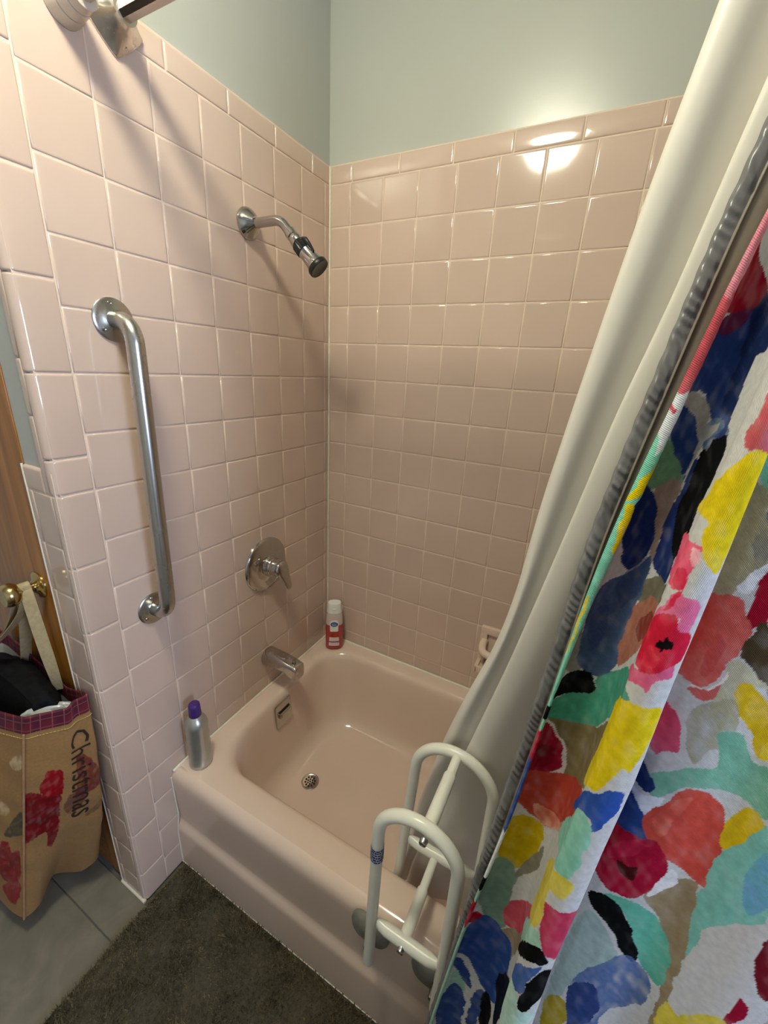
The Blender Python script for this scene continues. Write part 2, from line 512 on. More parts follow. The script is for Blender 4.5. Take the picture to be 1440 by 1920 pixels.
# corner bullnose: rounded outer corner, pieces 150 mm long
def corner_mesh(h):
    R = 0.015
    y1 = YO - J / 2
    prof = [(-D, y1), (-0.0022, y1), (-0.001, y1 - .0006), (-0.0003, y1 - 0.0016), (0, y1 - 0.0032), (0, -0.835)]
    for q in range(0, 9):
        a = math.pi / 2 * q / 8
        prof.append((-R + R * math.cos(a), YE + R - R * math.sin(a)))
    prof += [(-0.0175, YE + 0.0004), (-0.0182, YE + 0.0022), (-0.0182, YE + D)]
    n = len(prof)
    rows = []
    for z, s in ((0, .0022), (.0006, .001), (.0025, 0.0001), (.005, 0), (h - .005, 0), (h - .0025, .0001), (h - .0006, .001), (h, .0022)):
        row = []
        for j, (x, y) in enumerate(prof):
            # pull towards the body of the wall by s along the outward normal
            nx = 1.0 if y > YE + R else max(0, (x + R) / R)
            ny = 0.0 if y > YE + R else -max(0, (YE + R - y) / R)
            l = math.hypot(nx, ny) or 1
            row.append((min(x, x - nx / l * s if x > -D + .001 else x), y - ny / l * s if j > 5 else y, z - h / 2))
        rows.append(row)
    g = MB().grid(rows)
    g.f.append(tuple(range(n))); g.f.append(tuple(reversed([7 * n + j for j in range(n)])))
    me = bpy.data.meshes.new('bullnose_tile'); me.from_pydata(g.v, [], g.f)
    me.materials.append(M['tile'])
    me.polygons.foreach_set('use_smooth', [True] * len(me.polygons))
    b = bmesh.new(); b.from_mesh(me); bmesh.ops.recalc_face_normals(b, faces=b.faces); b.to_mesh(me); b.free()
    me.set_sharp_from_angle(angle=math.radians(50))
    return me
cz = [1.9935, 1.85, 1.6975, 1.547, 1.3967, 1.2465, 1.1785, 1.0272, 0.877, 0.727, 0.567, 0.414, 0.2575, 0.1050, 0.0]
cc = {}
for a, b in zip(cz[:-1], cz[1:]):
    a2 = min(a, Z0)
    h = round(a2 - b - J, 4)
    if h not in cc: cc[h] = corner_mesh(h)
    o = bpy.data.objects.new('bullnose_tile', cc[h]); C.objects.link(o); o.parent = wall_left
    o.location = (0, 0, (a2 + b) / 2)
# narrow end of the wall: strip of bullnose above the wainscot, wainscot below
ez = [1.1785, 1.325, 1.42, 1.57, 1.72, 1.87, 1.9935]
for a, b in zip(ez[:-1], ez[1:]):
    put_tile('bullnose_tile', wall_left, 'y-', -0.036, -0.0185, a, b, YE)
put_tile('trim_tile', wall_left, 'y-', XD + .001, -0.036, 1.1785, 1.228, YE, rt=0.007)
for k in range(7, 18):
    zt = Z0 - P * k
    zb = max(zt - P, 0.0)
    put_tile('tile', wall_left, 'y-', -0.0865, -0.0185, zb, zt, YE)
    put_tile('tile', wall_left, 'y-', XD + .001, -0.0865, zb, zt, YE)
# --- back wall (faces y = 0)
MB().box((0.002, G0, 0.3), (1.524, 0.0055, 1.9935)).build('grout', M['grout'], wall_back, 0)
dx = [0.0028] + [0.07291 + P * i for i in range(14)] + [1.524]
for k in range(15):
    zt = Z0 - P * k
    for i in range(len(dx) - 1):
        put_tile('tile', wall_back, 'y-', dx[i], dx[i + 1], zt - P, zt)
tx = [0.0028] + [0.0773 + 0.1543 * i for i in range(10)] + [1.524]
for a, b in zip(tx[:-1], tx[1:]):
    put_tile('trim_tile', wall_back, 'y-', a, b, Z0, Z0 + 0.0495, rt=0.007)
# --- right end of the alcove, hidden by the curtain: same tiles, joined
g = MB()
for k in range(15):
    zt = Z0 - P * k
    for i in range(7):
        y1 = -0.003 - P * i
        a, b, c, d = y1 - P + J / 2, y1 - J / 2, zt - P + J / 2, zt - J / 2
        g.grid([[(1.526 - 0.006 + e, a + q, c + q), (1.526 - 0.006 + e, b - q, c + q), (1.526 - 0.006 + e, b - q, d - q), (1.526 - 0.006 + e, a + q, d - q)]
                for q, e in ((0, 0.0058), (0, .002), (.0015, 0.0003), (.003, 0))], True, False, True)
o = g.build('tile_field', M['tile'], wall_right, 0); o['kind'] = 'stuff'
fixnormals(o)
# caulk in the corner and round the tub
def caulk(name, pts, r, parent, seg=8):
    return MB().tube(pts, r, seg).build(name, M['caulk'], parent, 60)
caulk('caulk', [(0.0005, -0.0005, 0.362), (0.0005, -0.0005, 1.0), (0.0005, -0.0005, 1.992)], 0.0036, wall_back)
caulk('caulk', [(-0.0005, YE - 0.0, 0.002), (-0.05, YE - 0.0, 0.002), (XD, YE, 0.002)], 0.005, wall_left)
caulk('caulk', [(XD, YE + .001, 0.004), (XD, YE + .001, 0.6), (XD, YE + .001, 1.228)], 0.0022, wall_left)

# ------------------------------------------------------------------ door
door_1 = struct(MB().box((-0.90, YE + 0.004, 0.012), (XD - 0.003, YE + 0.044, 2.04), 0.002).build('door_1', M['wood']))
kx, kz = -0.168, 0.945
ros = MB().lathe([(0, 0.031), (0.003, 0.031), (0.006, 0.027), (0.008, 0.018), (0.012, 0.014)], (kx, YE + 0.004, kz), (0, -1, 0)).build('door_rose', M['brass'], door_1)
MB().lathe([(0.010, 0.0105), (0.032, 0.0095), (0.036, 0.012), (0.040, 0.020), (0.047, 0.0255), (0.056, 0.026), (0.063, 0.0235), (0.066, 0.021), (0.065, 0.015), (0.063, 0.0)],
           (kx, YE + 0.004, kz), (0, -1, 0)).build('door_knob', M['brass'], door_1)

# ------------------------------------------------------------------ bathtub
TL, TW, TZ = 1.5235, 0.7365, 0.360
def rrect(x0, x1, y0, y1, r, n=12, m=8):
    pts = []
    for cx, cy, a0 in ((x1 - r, y1 - r, 0), (x0 + r, y1 - r, 90), (x0 + r, y0 + r, 180), (x1 - r, y0 + r, 270)):
        for k in range(n + 1):
            a = math.radians(a0 + 90 * k / n)
            pts.append((cx + r * math.cos(a), cy + r * math.sin(a)))
    # straight sides subdivided
    out = []
    per = n + 1
    for q in range(4):
        seg = pts[q * per:(q + 1) * per]
        out += seg
        a, b = seg[-1], pts[((q + 1) * per) % len(pts)]
        for k in range(1, m):
            out.append((a[0] + (b[0] - a[0]) * k / m, a[1] + (b[1] - a[1]) * k / m))
    return out
bathtub = thing('bathtub', 'pink enamelled alcove bathtub against the tiled walls', 'bathtub', (0.76, -0.37, 0))
loops = [  # x0 x1 y0 y1 r z
    (0.0012, TL, -0.712, -0.0012, 0.003, TZ + 0.003),
    (0.030, TL - 0.03, -0.690, -0.030, 0.05, TZ + 0.001),
    (0.050, TL - 0.06, -0.655, -0.050, 0.105, TZ),
    (0.057, TL - 0.068, -0.648, -0.056, 0.11, TZ - 0.003),
    (0.063, TL - 0.078, -0.641, -0.062, 0.115, TZ - 0.010),
    (0.068, TL - 0.090, -0.634, -0.067, 0.118, TZ - 0.024),
    (0.073, TL - 0.11, -0.627, -0.071, 0.12, TZ - 0.06),
    (0.085, TL - 0.17, -0.605, -0.080, 0.125, 0.20),
    (0.098, TL - 0.23, -0.580, -0.090, 0.13, 0.120),
    (0.107, TL - 0.26, -0.563, -0.099, 0.13, 0.090),
    (0.122, TL - 0.29, -0.545, -0.113, 0.125, 0.072),
    (0.145, TL - 0.32, -0.520, -0.135, 0.115, 0.061),
    (0.175, TL - 0.36, -0.492, -0.165, 0.10, 0.057),
    (0.25, TL - 0.45, -0.42, -0.24, 0.06, 0.055),
]
rows = []
for x0, x1, y0, y1, r, z in loops:
    rows.append([(x, y, z) for x, y in rrect(x0, x1, y0, y1, r)])
g = MB().grid(rows, True, False, True)
# apron
ap = [(-0.712, TZ + 0.003), (-0.7185, TZ + .0015), (-0.7245, TZ - 0.002), (-0.7305, TZ - 0.008), (-0.735, TZ - 0.017), (-0.7368, TZ - 0.028), (-0.7365, TZ - 0.045),
      (-0.7340, 0.28), (-0.7310, 0.21), (-0.7296, 0.178), (-0.7302, 0.170), (-0.7345, 0.160), (-0.7395, 0.150), (-0.7415, 0.142), (-0.7420, 0.130), (-0.7420, 0.002)]
xs = [0.0012 + (TL - 0.0012) * k / 30 for k in range(31)]
g.grid([[(x, y, z) for x in xs] for y, z in ap])
# closed ends and back, below the deck
g.add([(0.0012, -0.712, TZ + .003), (0.0012, -0.0012, TZ + .003), (0.0012, -0.0012, 0.002), (0.0012, -0.73, 0.002)], [(0, 1, 2, 3)])
g.add([(TL, -0.712, TZ + .003), (TL, -0.0012, TZ + .003), (TL, -0.0012, 0.002), (TL, -0.73, 0.002)], [(3, 2, 1, 0)])
g.add([(0.0012, -0.0012, TZ + .003), (TL, -0.0012, TZ + .003), (TL, -0.0012, 0.002), (0.0012, -0.0012, 0.002)], [(0, 1, 2, 3)])
body = g.build('basin', M['tub'], bathtub, 40)
bm = bmesh.new(); bm.from_mesh(body.data); bmesh.ops.remove_doubles(bm, verts=bm.verts, dist=0.0004); bmesh.ops.recalc_face_normals(bm, faces=bm.faces); bm.to_mesh(body.data); bm.free()
# overflow plate with trip lever, tilted with the end wall of the basin

def frame_pts(o, ex, ey, ez, pts):
    return [Vector(o) + Vector(ex) * p[0] + Vector(ey) * p[1] + Vector(ez) * p[2] for p in pts]
def plate(o, ex, ey, ez, w, h, t, r, g=None, dome=0.0):
    g = g or MB()
    rows = []
    for ins, zz in ((0, 0), (0, t * 0.6), (t * 0.4, t), (0.3 * min(w, h), t + dome)):
        base = rrect(-w / 2 + ins, w / 2 - ins, -h / 2 + ins, h / 2 - ins, max(r - ins, 0.0006), 5, 2)
        rows.append(frame_pts(o, ex, ey, ez, [(a, b, zz) for a, b in base]))
    return g.grid(rows, True, True, True)
n = Vector((1, 0, 0.09)).normalized(); ey = Vector((-0.09, 0, 1)).normalized(); ex = Vector((0, 1, 0))
oo = Vector((0.0772, -0.370, 0.294))
ovp = plate(oo, ex, ey, n, 0.078, 0.088, 0.005, 0.006, dome=0.001).build('overflow_plate', M['chrome'], bathtub)
fixnormals(ovp)
lv = plate(oo + n * 0.005 + ey * 0.004, ex, ey, n, 0.056, 0.020, 0.011, 0.004, dome=0.002)
lo = lv.build('trip_lever', M['chrome'], ovp); fixnormals(lo)
sl = plate(oo + n * 0.0052 + ey * 0.016, ex, ey, n, 0.052, 0.006, 0.002, 0.002).build('lever_slot', M['dark_gap_reflection'], ovp); fixnormals(sl)
# drain
dc = (0.201, -0.383, 0.0555)
dr = MB().lathe([(-0.002, 0.031), (0.0015, 0.031), (0.003, 0.029), (0.0025, 0.0265), (0.001, 0.0245), (0.0005, 0.0)], dc, (0, 0, 1), 40).build('drain', M['dull'], bathtub)
g = MB()
for ring, cnt, rr in ((0.0, 1, .0032), (0.0085, 6, .0030), (0.0165, 10, 0.0036)):
    for k in range(cnt):
        a = 2 * math.pi * k / cnt
        g.lathe([(0.0, rr), (0.0016, rr)], (dc[0] + ring * math.cos(a), dc[1] + ring * math.sin(a), dc[2] + 0.0005), (0, 0, 1), 10)
g.build('drain_hole', M['black'], dr, 30)
caulk('caulk_bead', [(0.0048, -0.732, TZ + .000), (0.0048, -0.70, TZ + .003), (0.0048, -0.35, TZ + .003), (0.0048, -0.005, TZ + .003)], 0.0046, bathtub)
caulk('caulk_bead', [(0.005, -0.0048, TZ + .003), (0.5, -0.0048, TZ + .003), (TL - .005, -0.0048, TZ + .003)], 0.0046, bathtub)
caulk('caulk_bead', [(0.0012, -0.7385, TZ - 0.02), (0.0012, -0.7345, 0.2), (0.0012, -0.743, 0.13), (0.0012, -0.743, 0.003)], 0.0022, bathtub)
caulk('caulk_bead', [(0.002, -0.7425, 0.002), (0.7, -0.7425, 0.002), (TL, -0.7425, 0.002)], 0.0016, bathtub)

# ------------------------------------------------------------------ grab bar
grab = thing('grab_bar', 'brushed steel vertical grab bar on the left tiled wall', 'grab bar', (0, -0.709, 1.18))
zt_, zb_ = 1.495, 0.868
yt_, yb_ = -0.706, -0.713
st, rb = 0.058, 0.0165
def arc(c, a0, a1, r, e1, e2, n=10):
    return [Vector(c) + Vector(e1) * (r * math.cos(math.radians(a0 + (a1 - a0) * k / n))) + Vector(e2) * (r * math.sin(math.radians(a0 + (a1 - a0) * k / n))) for k in range(n + 1)]
R = 0.042
pts = [(0.004, yt_, zt_), (st - R, yt_, zt_)] + arc((st - R, yt_, zt_ - R), 90, 0, R, (1, 0, 0), (0, 0, 1))[1:]
pts += [Vector((st, yt_ + (yb_ - yt_) * t, zt_ - R + (zb_ - zt_ + 2 * R) * t)) for t in (0.25, 0.5, 0.75)]
pts += arc((st - R, yb_, zb_ + R), 0, -90, R, (1, 0, 0), (0, 0, 1)) + [(0.004, yb_, zb_)]
MB().tube(pts, rb, 24).build('bar', M['satin'], grab, 50)
for (yy, zz) in ((yt_, zt_), (yb_, zb_)):
    fl = MB().lathe([(0, 0.039), (0.002, 0.039), (0.0035, 0.037), (0.0042, 0.032), (0.006, 0.020), (0.0075, 0.0172)], (0.0002, yy, zz), (1, 0, 0), 40).build('flange', M['satin'], grab, 40)
    for a in (100, 220, 340):
        c = (0.0036, yy + 0.0285 * math.cos(math.radians(a)), zz + 0.0285 * math.sin(math.radians(a)))
        MB().lathe([(0, .0042), (0.0012, .0040), (0.002, .0028), (0.0013, 0.0012), (0.001, 0)], c, (1, 0, 0), 12).build('screw', M['chrome'], fl)

# ------------------------------------------------------------------ shower head
SY, SZ = -0.3453, 1.7514
sh = thing('shower_fixture', 'chrome shower head on a bent arm, high on the left wall', 'shower head', (0, SY, SZ))
MB().lathe([(0, 0.035), (0.003, 0.0352), (0.007, 0.034), (0.014, 0.029), (0.022, 0.0205), (0.027, 0.0155), (0.029, 0.0135), (0.029, 0.0)], (0.0003, SY, SZ), (1, 0, 0), 40).build('escutcheon', M['chrome'], sh, 40)
dd = Vector((0.716, 0, -0.698)).normalized()
ap_ = [(0.026, SY, SZ - .001), (0.05, SY, SZ - .0008), (0.075, SY, SZ - 0.001)] + arc((0.085, SY, SZ - 0.045), 90, 45.7, 0.044, (1, 0, 0), (0, 0, 1), 10)[0:] + [Vector((0.1157, SY, SZ - 0.0135)) + dd * 0.030]
MB().tube(ap_, 0.0108, 20).build('arm', M['chrome'], sh, 50)
e0 = Vector((0.1157, SY, SZ - 0.0135)) + dd * 0.026
MB().lathe([(-0.006, 0.0112), (-0.005, 0.0135), (0.008, 0.0135), (0.010, 0.0115), (0.014, 0.0115), (0.016, 0.0142), (0.022, 0.0155), (0.029, 0.0135)], e0, dd, 20).build('ball_joint', M['chrome'], sh, 30)
dd = Vector((0.69, 0.15, -0.708)).normalized()      # the head itself is swivelled a little to the side
b0 = e0 + dd * 0.027
seg = 48
ax = dd; e1 = (Vector((0, 1, 0)) - dd * dd.y).normalized(); e2 = ax.cross(e1)
rows = []
for d_, r_ in ((0, 0.011), (0.001, 0.0175), (0.004, 0.0188), (0.021, 0.0200), (0.024, 0.0188), (0.024, 0.011)):
    rows.append([b0 + ax * d_ + e1 * (math.cos(2 * math.pi * k / seg) * rr_) + e2 * (math.sin(2 * math.pi * k / seg) * rr_)
                 for k in range(seg) for rr_ in [r_ - (0.0014 if (k % 2 and r_ > 0.018) else 0)]])
MB().grid(rows, True, True, True).build('knurled_ring', M['black'], sh, 25)
MB().lathe([(0.020, 0.0140), (0.0245, 0.0182), (0.034, 0.0178), (0.050, 0.0192), (0.064, 0.0222), (0.0672, 0.0236), (0.0672, 0.02)], b0, dd, 40).build('body', M['chrome'], sh, 40)
MB().lathe([(0.064, 0.0240), (0.066, 0.0252), (0.074, 0.0254), (0.0765, 0.0240), (0.0755, 0.0215), (0.0755, 0.0)], b0, dd, 40).build('spray_face', M['black'], sh, 40)
side = Vector((0.66, -0.35, 0.5)); side = (side - dd * side.dot(dd)).normalized()
MB().tube([b0 + dd * 0.006 + side * 0.018, b0 + dd * 0.014 + side * 0.023, b0 + dd * 0.024 + side * 0.0225, b0 + dd * 0.044 + side * 0.0195], [0.004, 0.0058, 0.0055, 0.003], 12).build('spray_lever', M['black'], sh)

# ------------------------------------------------------------------ valve
VY, VZ = -0.340, 0.829
va = thing('shower_valve', 'round chrome shower valve plate with a single lever', 'faucet', (0, VY, VZ))
MB().lathe([(0, 0.0875), (0.002, 0.088), (0.005, 0.0865), (0.008, 0.081), (0.0105, 0.070), (0.0125, 0.054), (0.0140, 0.046), (0.0165, 0.0395), (0.0175, 0.036), (0.0175, 0.0)], (0.0003, VY, VZ), (1, 0, 0), 64).build('trim_plate', M['chrome'], va, 40)
MB().lathe([(0.016, 0.033), (0.020, 0.0315), (0.026, 0.029), (0.027, 0.027), (0.0285, 0.029), (0.034, 0.0285), (0.036, 0.027), (0.0375, 0.0285), (0.050, 0.027), (0.058, 0.024), (0.061, 0.019), (0.062, 0.0)], (0.0003, VY, VZ), (1, 0, 0), 40).build('hub', M['chrome'], va, 35)
ld = Vector((0.14, 0.22, -0.96)).normalized()
hc = Vector((0.054, VY, VZ))
rows = []
wdir = ld.cross(Vector((1, 0, 0))).normalized(); tdir = wdir.cross(ld).normalized()
for s_, w_, t_ in ((a_, b_ * 1.25, c_) for a_, b_, c_ in ((-0.024, 0.004, 0.003), (-0.021, 0.012, 0.007), (-0.010, 0.0195, 0.0095), (0.004, 0.0205, 0.010), (0.022, 0.0165, 0.0085), (0.045, 0.0120, 0.0058), (0.066, 0.0095, 0.0042), (0.0735, 0.0075, 0.003), (0.0755, 0.003, 0.0015))):
    rows.append([hc + ld * s_ + tdir * (0.012 + 0.10 * max(0, s_) ) + wdir * (w_ * math.copysign(abs(math.cos(a)) ** 0.7, math.cos(a))) + tdir * (t_ * math.copysign(abs(math.sin(a)) ** 0.8, math.sin(a)))
                 for a in [2 * math.pi * k / 24 for k in range(24)]])
fixnormals(MB().grid(rows, True, True, True).build('lever', M['chrome'], va, 50))

# ------------------------------------------------------------------ tub spout
PY, PZ = -0.352, 0.487
sp = thing('tub_spout', 'worn chrome tub spout with a diverter knob above the rim', 'spout', (0, PY, PZ))
rows = []
for x, hw, zt2, zb2, pw in ((0.0005, 0.031, 0.031, -0.031, 0.9), (0.004, 0.0315, 0.0315, -0.0315, 0.9), (0.03, 0.0300, 0.0305, -0.0290, 0.85), (0.045, 0.0285, 0.0290, -0.0260, 0.75),
                            (0.075, 0.0270, 0.0250, -0.0210, 0.6), (0.098, 0.0260, 0.0215, -0.0205, 0.5), (0.104, 0.0258, 0.0205, -0.031, 0.45), (0.130, 0.0250, 0.0165, -0.0345, 0.45), (0.1375, 0.0240, 0.0140, -0.035, 0.45), (0.1400, 0.020, 0.010, -0.034, 0.5)):
    cz_, hz = (zt2 + zb2) / 2, (zt2 - zb2) / 2
    rows.append([(x, PY + hw * math.copysign(abs(math.cos(a)) ** pw, math.cos(a)), PZ + cz_ + hz * math.copysign(abs(math.sin(a)) ** pw, math.sin(a))) for a in [2 * math.pi * k / 32 for k in range(32)]])
fixnormals(MB().grid(rows, True, True, True).build('spout_body', M['dull'], sp, 45))
MB().lathe([(0, 0.0045), (0.006, 0.004), (0.0065, 0.0068), (0.010, 0.0072), (0.0125, 0.006), (0.0135, 0.0)], (0.118, PY, PZ + 0.0165), (0, 0, 1), 20).build('diverter_knob', M['chrome'], sp)
fixnormals(plate((0.060, PY, PZ + 0.0262), (1, 0, -0.10), (0, 1, 0), (0.10, 0, 1), 0.055, 0.024, 0.0030, 0.010).build('top_ridge', M['dull'], sp))

# ------------------------------------------------------------------ soap dish (ceramic, wall mounted)
sd = thing('soap_dish', 'pink ceramic soap dish with a grab handle on the back wall', 'soap dish', (0.714, 0, 0.56))
sx0, sx1, sz0, sz1 = 0.636, 0.790, 0.490, 0.641
fr = MB()
fr.box((sx0, -0.016, sz1 - 0.026), (sx1, 0.0005, sz1), 0.006)
fr.box((sx0, -0.016, sz0), (sx0 + 0.024, 0.0005, sz1 - 0.024), 0.006)
fr.box((sx1 - 0.024, -0.016, sz0), (sx1, 0.0005, sz1 - 0.024), 0.006)
fr.box((sx0 + 0.010, -0.004, sz0 + 0.004), (sx1 - 0.010, 0.0005, sz1 - 0.02), 0.001)
fr.build('frame', M['tub'], sd, 40)
rows = []
for q, zq in ((0, 0.0), (0.0, 0.004), (0.004, 0.008)):
    pass
tray = MB()
tray.box((sx0 + 0.004, -0.058, sz0 + 0.001), (sx1 - 0.004, -0.002, sz0 + 0.012), 0.004)
tray.box((sx0 + 0.004, -0.062, sz0 + 0.001), (sx1 - 0.004, -0.052, sz0 + 0.024), 0.004)
tray.box((sx0 + 0.002, -0.062, sz0 + 0.001), (sx0 + 0.014, -0.002, sz0 + 0.024), 0.004)
tray.box((sx1 - 0.014, -0.062, sz0 + 0.001), (sx1 - 0.002, -0.002, sz0 + 0.024), 0.004)
tray.build('tray', M['tub'], sd, 40)
hz = sz0 + 0.082
hp = catmull([(sx0 + 0.016, -0.008, hz + 0.016), (sx0 + 0.015, -0.030, hz + 0.008), (sx0 + 0.022, -0.052, hz), (sx0 + 0.045, -0.060, hz - .003), ((sx0 + sx1) / 2, -0.060, hz - .003),
              (sx1 - 0.045, -0.060, hz - .003), (sx1 - 0.022, -0.052, hz), (sx1 - 0.015, -0.030, hz + 0.008), (sx1 - 0.016, -0.008, hz + 0.016)], 6)
MB().tube(hp, 0.0125, 16).build('handle', M['tub'], sd, 60)

# ------------------------------------------------------------------ bottles
def oval_rows(prof, c, kx_, ky_, seg=40, rot=0.0, pw=1.0):
    rows = []
    for z, a in prof:
        row = []
        for k in range(seg):
            t = 2 * math.pi * k / seg
            x = a * kx_ * math.copysign(abs(math.cos(t)) ** pw, math.cos(t)); y = a * ky_ * math.copysign(abs(math.sin(t)) ** pw, math.sin(t))
            row.append((c[0] + x * math.cos(rot) - y * math.sin(rot), c[1] + x * math.sin(rot) + y * math.cos(rot), c[2] + z))
        rows.append(row)
    return rows
TOPZ = TZ + 0.0012
bc = Vector((0.074, -0.0575, TZ + 0.0018))
BR = math.radians(33)            # faces the room
KS = 1.0
shampoo = thing('shampoo_bottle', 'shampoo bottle with white cap and red gel in the tub corner', 'bottle', bc)
KX, KY = 0.0345, 0.024
low = [(0.0, 0.80), (0.002, 0.93), (0.007, 1.0), (0.05, 1.0), (0.095, 0.985), (0.113, 0.97)]
up_ = [(0.113, 0.97), (0.135, 0.95), (0.150, 0.92), (0.160, 0.87), (0.1655, 0.82)]
MB().grid(oval_rows(low, bc, KX, KY, rot=BR, pw=0.85), True, True, False).build('gel', M['red_gel'], shampoo, 40)
MB().grid(oval_rows(up_, bc, KX, KY, rot=BR, pw=0.85), True, False, True).build('upper_bottle', M['clear_bottle'], shampoo, 40)
MB().grid(oval_rows([(0.165, 0.80), (0.1655, 0.84), (0.188, 0.78), (0.203, 0.75), (0.206, 0.72), (0.2065, 0.60), (0.2062, 0.0)], bc, KX, KY * 1.06, rot=BR, pw=0.9), True, True, True).build('cap', M['white_plastic'], shampoo, 40)
MB().grid(oval_rows([(-0.0008, 0.88), (0, 1), (0.0012, 1), (0.002, 0.85)], bc + Vector((0.0182 * math.sin(BR), -0.0182 * math.cos(BR), 0.1845)), 0.0085, 0.005, rot=BR), True, True, True).build('cap_lip', M['white_plastic'], shampoo, 40)
def on_bottle(u, z, off):
    """point on the bottle's front: u = sideways metres, z = height"""
    zz = [p[0] for p in low] + [p[0] for p in up_[1:]]
    aa = [p[1] for p in low] + [p[1] for p in up_[1:]]
    a = float(np.interp(z, zz, aa))
    c = max(-1, min(1, u / (KX * a)))
    ct = math.copysign(abs(c) ** (1 / 0.85), c)
    y = -KY * a * abs(math.sin(math.acos(ct))) ** 0.85 - off
    return Vector((bc.x + u * math.cos(BR) - y * math.sin(BR), bc.y + u * math.sin(BR) + y * math.cos(BR), bc.z + z))
def decal(name, outline, m, parent, off=0.0006, n=8):
    """flat print wrapped on the bottle: rows of left/right edges"""
    rows = [[on_bottle(l + (r - l) * k / n, z, off) for k in range(n + 1)] for z, l, r in outline]
    return MB().grid(rows).build(name, m, parent, 60)
decal('label', [(0.022, -.019, .019), (0.020, -.021, .021), (0.030, -.021, .021), (0.034, -.020, .020), (0.036, -.020, .020)][1:] , M['label_pink'], shampoo)
decal('label', [(0.041, -.020, .020), (0.060, -.0185, .0185)], M['label_pink'], shampoo)
decal('label_stripe', [(0.0365, -.0205, .0205), (0.0405, -.0205, .0205)], M['label_dark'], shampoo)
decal('label_picture', [(0.0615, -.0175, .0175), (0.070, -.018, .018), (0.080, -.0165, .0165), (0.086, -.010, .010)], M['label_red'], shampoo)
decal('label', [(0.0865, -.0155, .0155), (0.100, -.016, .016), (0.124, -.0170, .0170), (0.134, -.014, .014), (0.138, -.008, .008)], M['white_plastic'], shampoo)
ov_ = []
for k in range(13):
    t = math.pi * k / 12
    ov_.append((0.119 - 0.0105 * math.cos(t), -0.0145 * math.sin(t) - 1e-4, 0.0145 * math.sin(t) + 1e-4))
logo = decal('logo', ov_, M['logo_blue'], shampoo, 0.0011)
def text_mesh(s, size, fn, m, name, parent, smooth=0, sx=1.0, align='CENTER'):
    cu = bpy.data.curves.new(name, 'FONT'); cu.body = s; cu.size = size; cu.align_x = align; cu.resolution_u = 2
    t = bpy.data.objects.new(name, cu); C.objects.link(t)
    dg = bpy.context.evaluated_depsgraph_get(); dg.update()
    me = bpy.data.meshes.new_from_object(t.evaluated_get(dg))
    g = MB(); g.v = [fn(v.co.x * sx, v.co.y) for v in me.vertices]; g.f = [tuple(p.vertices) for p in me.polygons]
    bpy.data.objects.remove(t); bpy.data.meshes.remove(me)
    return g.build(name, m, parent, smooth)
text_mesh('great', 0.0085, lambda x, y: on_bottle(x, 0.1195 + y, 0.0015), M['white_ink'], 'lettering', logo)
text_mesh('value', 0.0085, lambda x, y: on_bottle(x, 0.1130 + y, 0.0015), M['white_ink'], 'lettering', logo)

cc_ = Vector((0.0460, -0.6740, TZ + 0.0022))
spray = thing('spray_can', 'silver spray can with a purple cap on the front tub corner', 'can', cc_)
MB().lathe([(a * 1.12, b * 1.10) for a, b in [(0, 0.024), (0.001, 0.0265), (0.004, 0.0275), (0.012, 0.0278), (0.014, 0.0270), (0.120, 0.0270), (0.128, 0.0262), (0.138, 0.0225), (0.146, 0.0170), (0.150, 0.0130), (0.151, 0.012)]], cc_, (0, 0, 1), 40).build('can_body', M['can'], spray, 40)
MB().lathe([(a * 1.12, b * 1.10) for a, b in [(0.1495, 0.0138), (0.151, 0.0146), (0.176, 0.0136), (0.182, 0.0128), (0.1845, 0.0105), (0.185, 0.006), (0.184, 0)]], cc_, (0, 0, 1), 32).build('cap', M['purple'], spray, 40)

# ------------------------------------------------------------------ clamp-on tub rail
rail = thing('tub_rail', 'white clamp-on safety rail gripping the tub edge', 'safety rail', (0.73, -0.70, 0.36))
yf, yr_ = -0.780, -0.620
rbar = 0.0108
def uloop(xl, xr, y, ztop, zl, zr, lean=0.0):
    r = (xr - xl) / 2
    xc = (xl + xr) / 2
    zc = ztop - r
    pts = [(xl - lean, y, zl), (xl - lean * .5, y, (zl + zc) / 2), (xl, y, zc)]
    pts += arc((xc, y, zc), 180, 0, r, (1, 0, 0), (0, 0, 1), 20)[1:]
    pts += [(xr + lean * .0, y, (zr + zc) / 2), (xr - lean * .5, y, zr)]
    return pts
fl_ = MB().tube(uloop(0.660, 0.800, yf, 0.762, 0.312, 0.318, 0.004), rbar, 18).build('front_loop', M['whitebar'], rail, 50)
bl_ = MB().tube(uloop(0.660, 0.818, yr_, 0.750, 0.26, 0.26, 0.020), rbar, 18).build('rear_loop', M['whitebar'], rail, 50)
def telescope(x, z, y0, ym, y1, r0, r1, name):
    return MB().lathe([(0, r0), (ym - y0 - .002, r0), (ym - y0, r0 * 0.95), (ym - y0, r1), (y1 - y0, r1)], (x, y0, z), (0, 1, 0), 24).build(name, M['whitebar'], rail, 40)
zj = 0.748
telescope(0.742, zj, yf + 0.002, -0.668, yr_ - 0.002, 0.0112, 0.0088, 'upper_telescope')
telescope(0.7246, 0.447, yf + 0.002, -0.690, yr_ - 0.002, 0.0110, 0.0086, 'lower_telescope')
def crossbar(y, x0, x1, z, name):
    rows = []
    L = x1 - x0
    for t, a, b in ((0, .004, .010), (0.012, .0060, .0120), (0.06, .0085, .0120), (0.16, .0115, .0115), (0.84, .0115, .0115), (0.94, .0085, .0120), (0.988, .0060, .0120), (1, .004, .010)):
        rows.append([(x0 + L * t, y + a * math.cos(q), z + b * math.sin(q)) for q in [2 * math.pi * k / 18 for k in range(18)]])
    return fixnormals(MB().grid(rows, True, True, True).build(name, M['whitebar'], rail, 50))
cf = crossbar(yf, 0.6685, 0.7925, 0.447, 'crossbar')
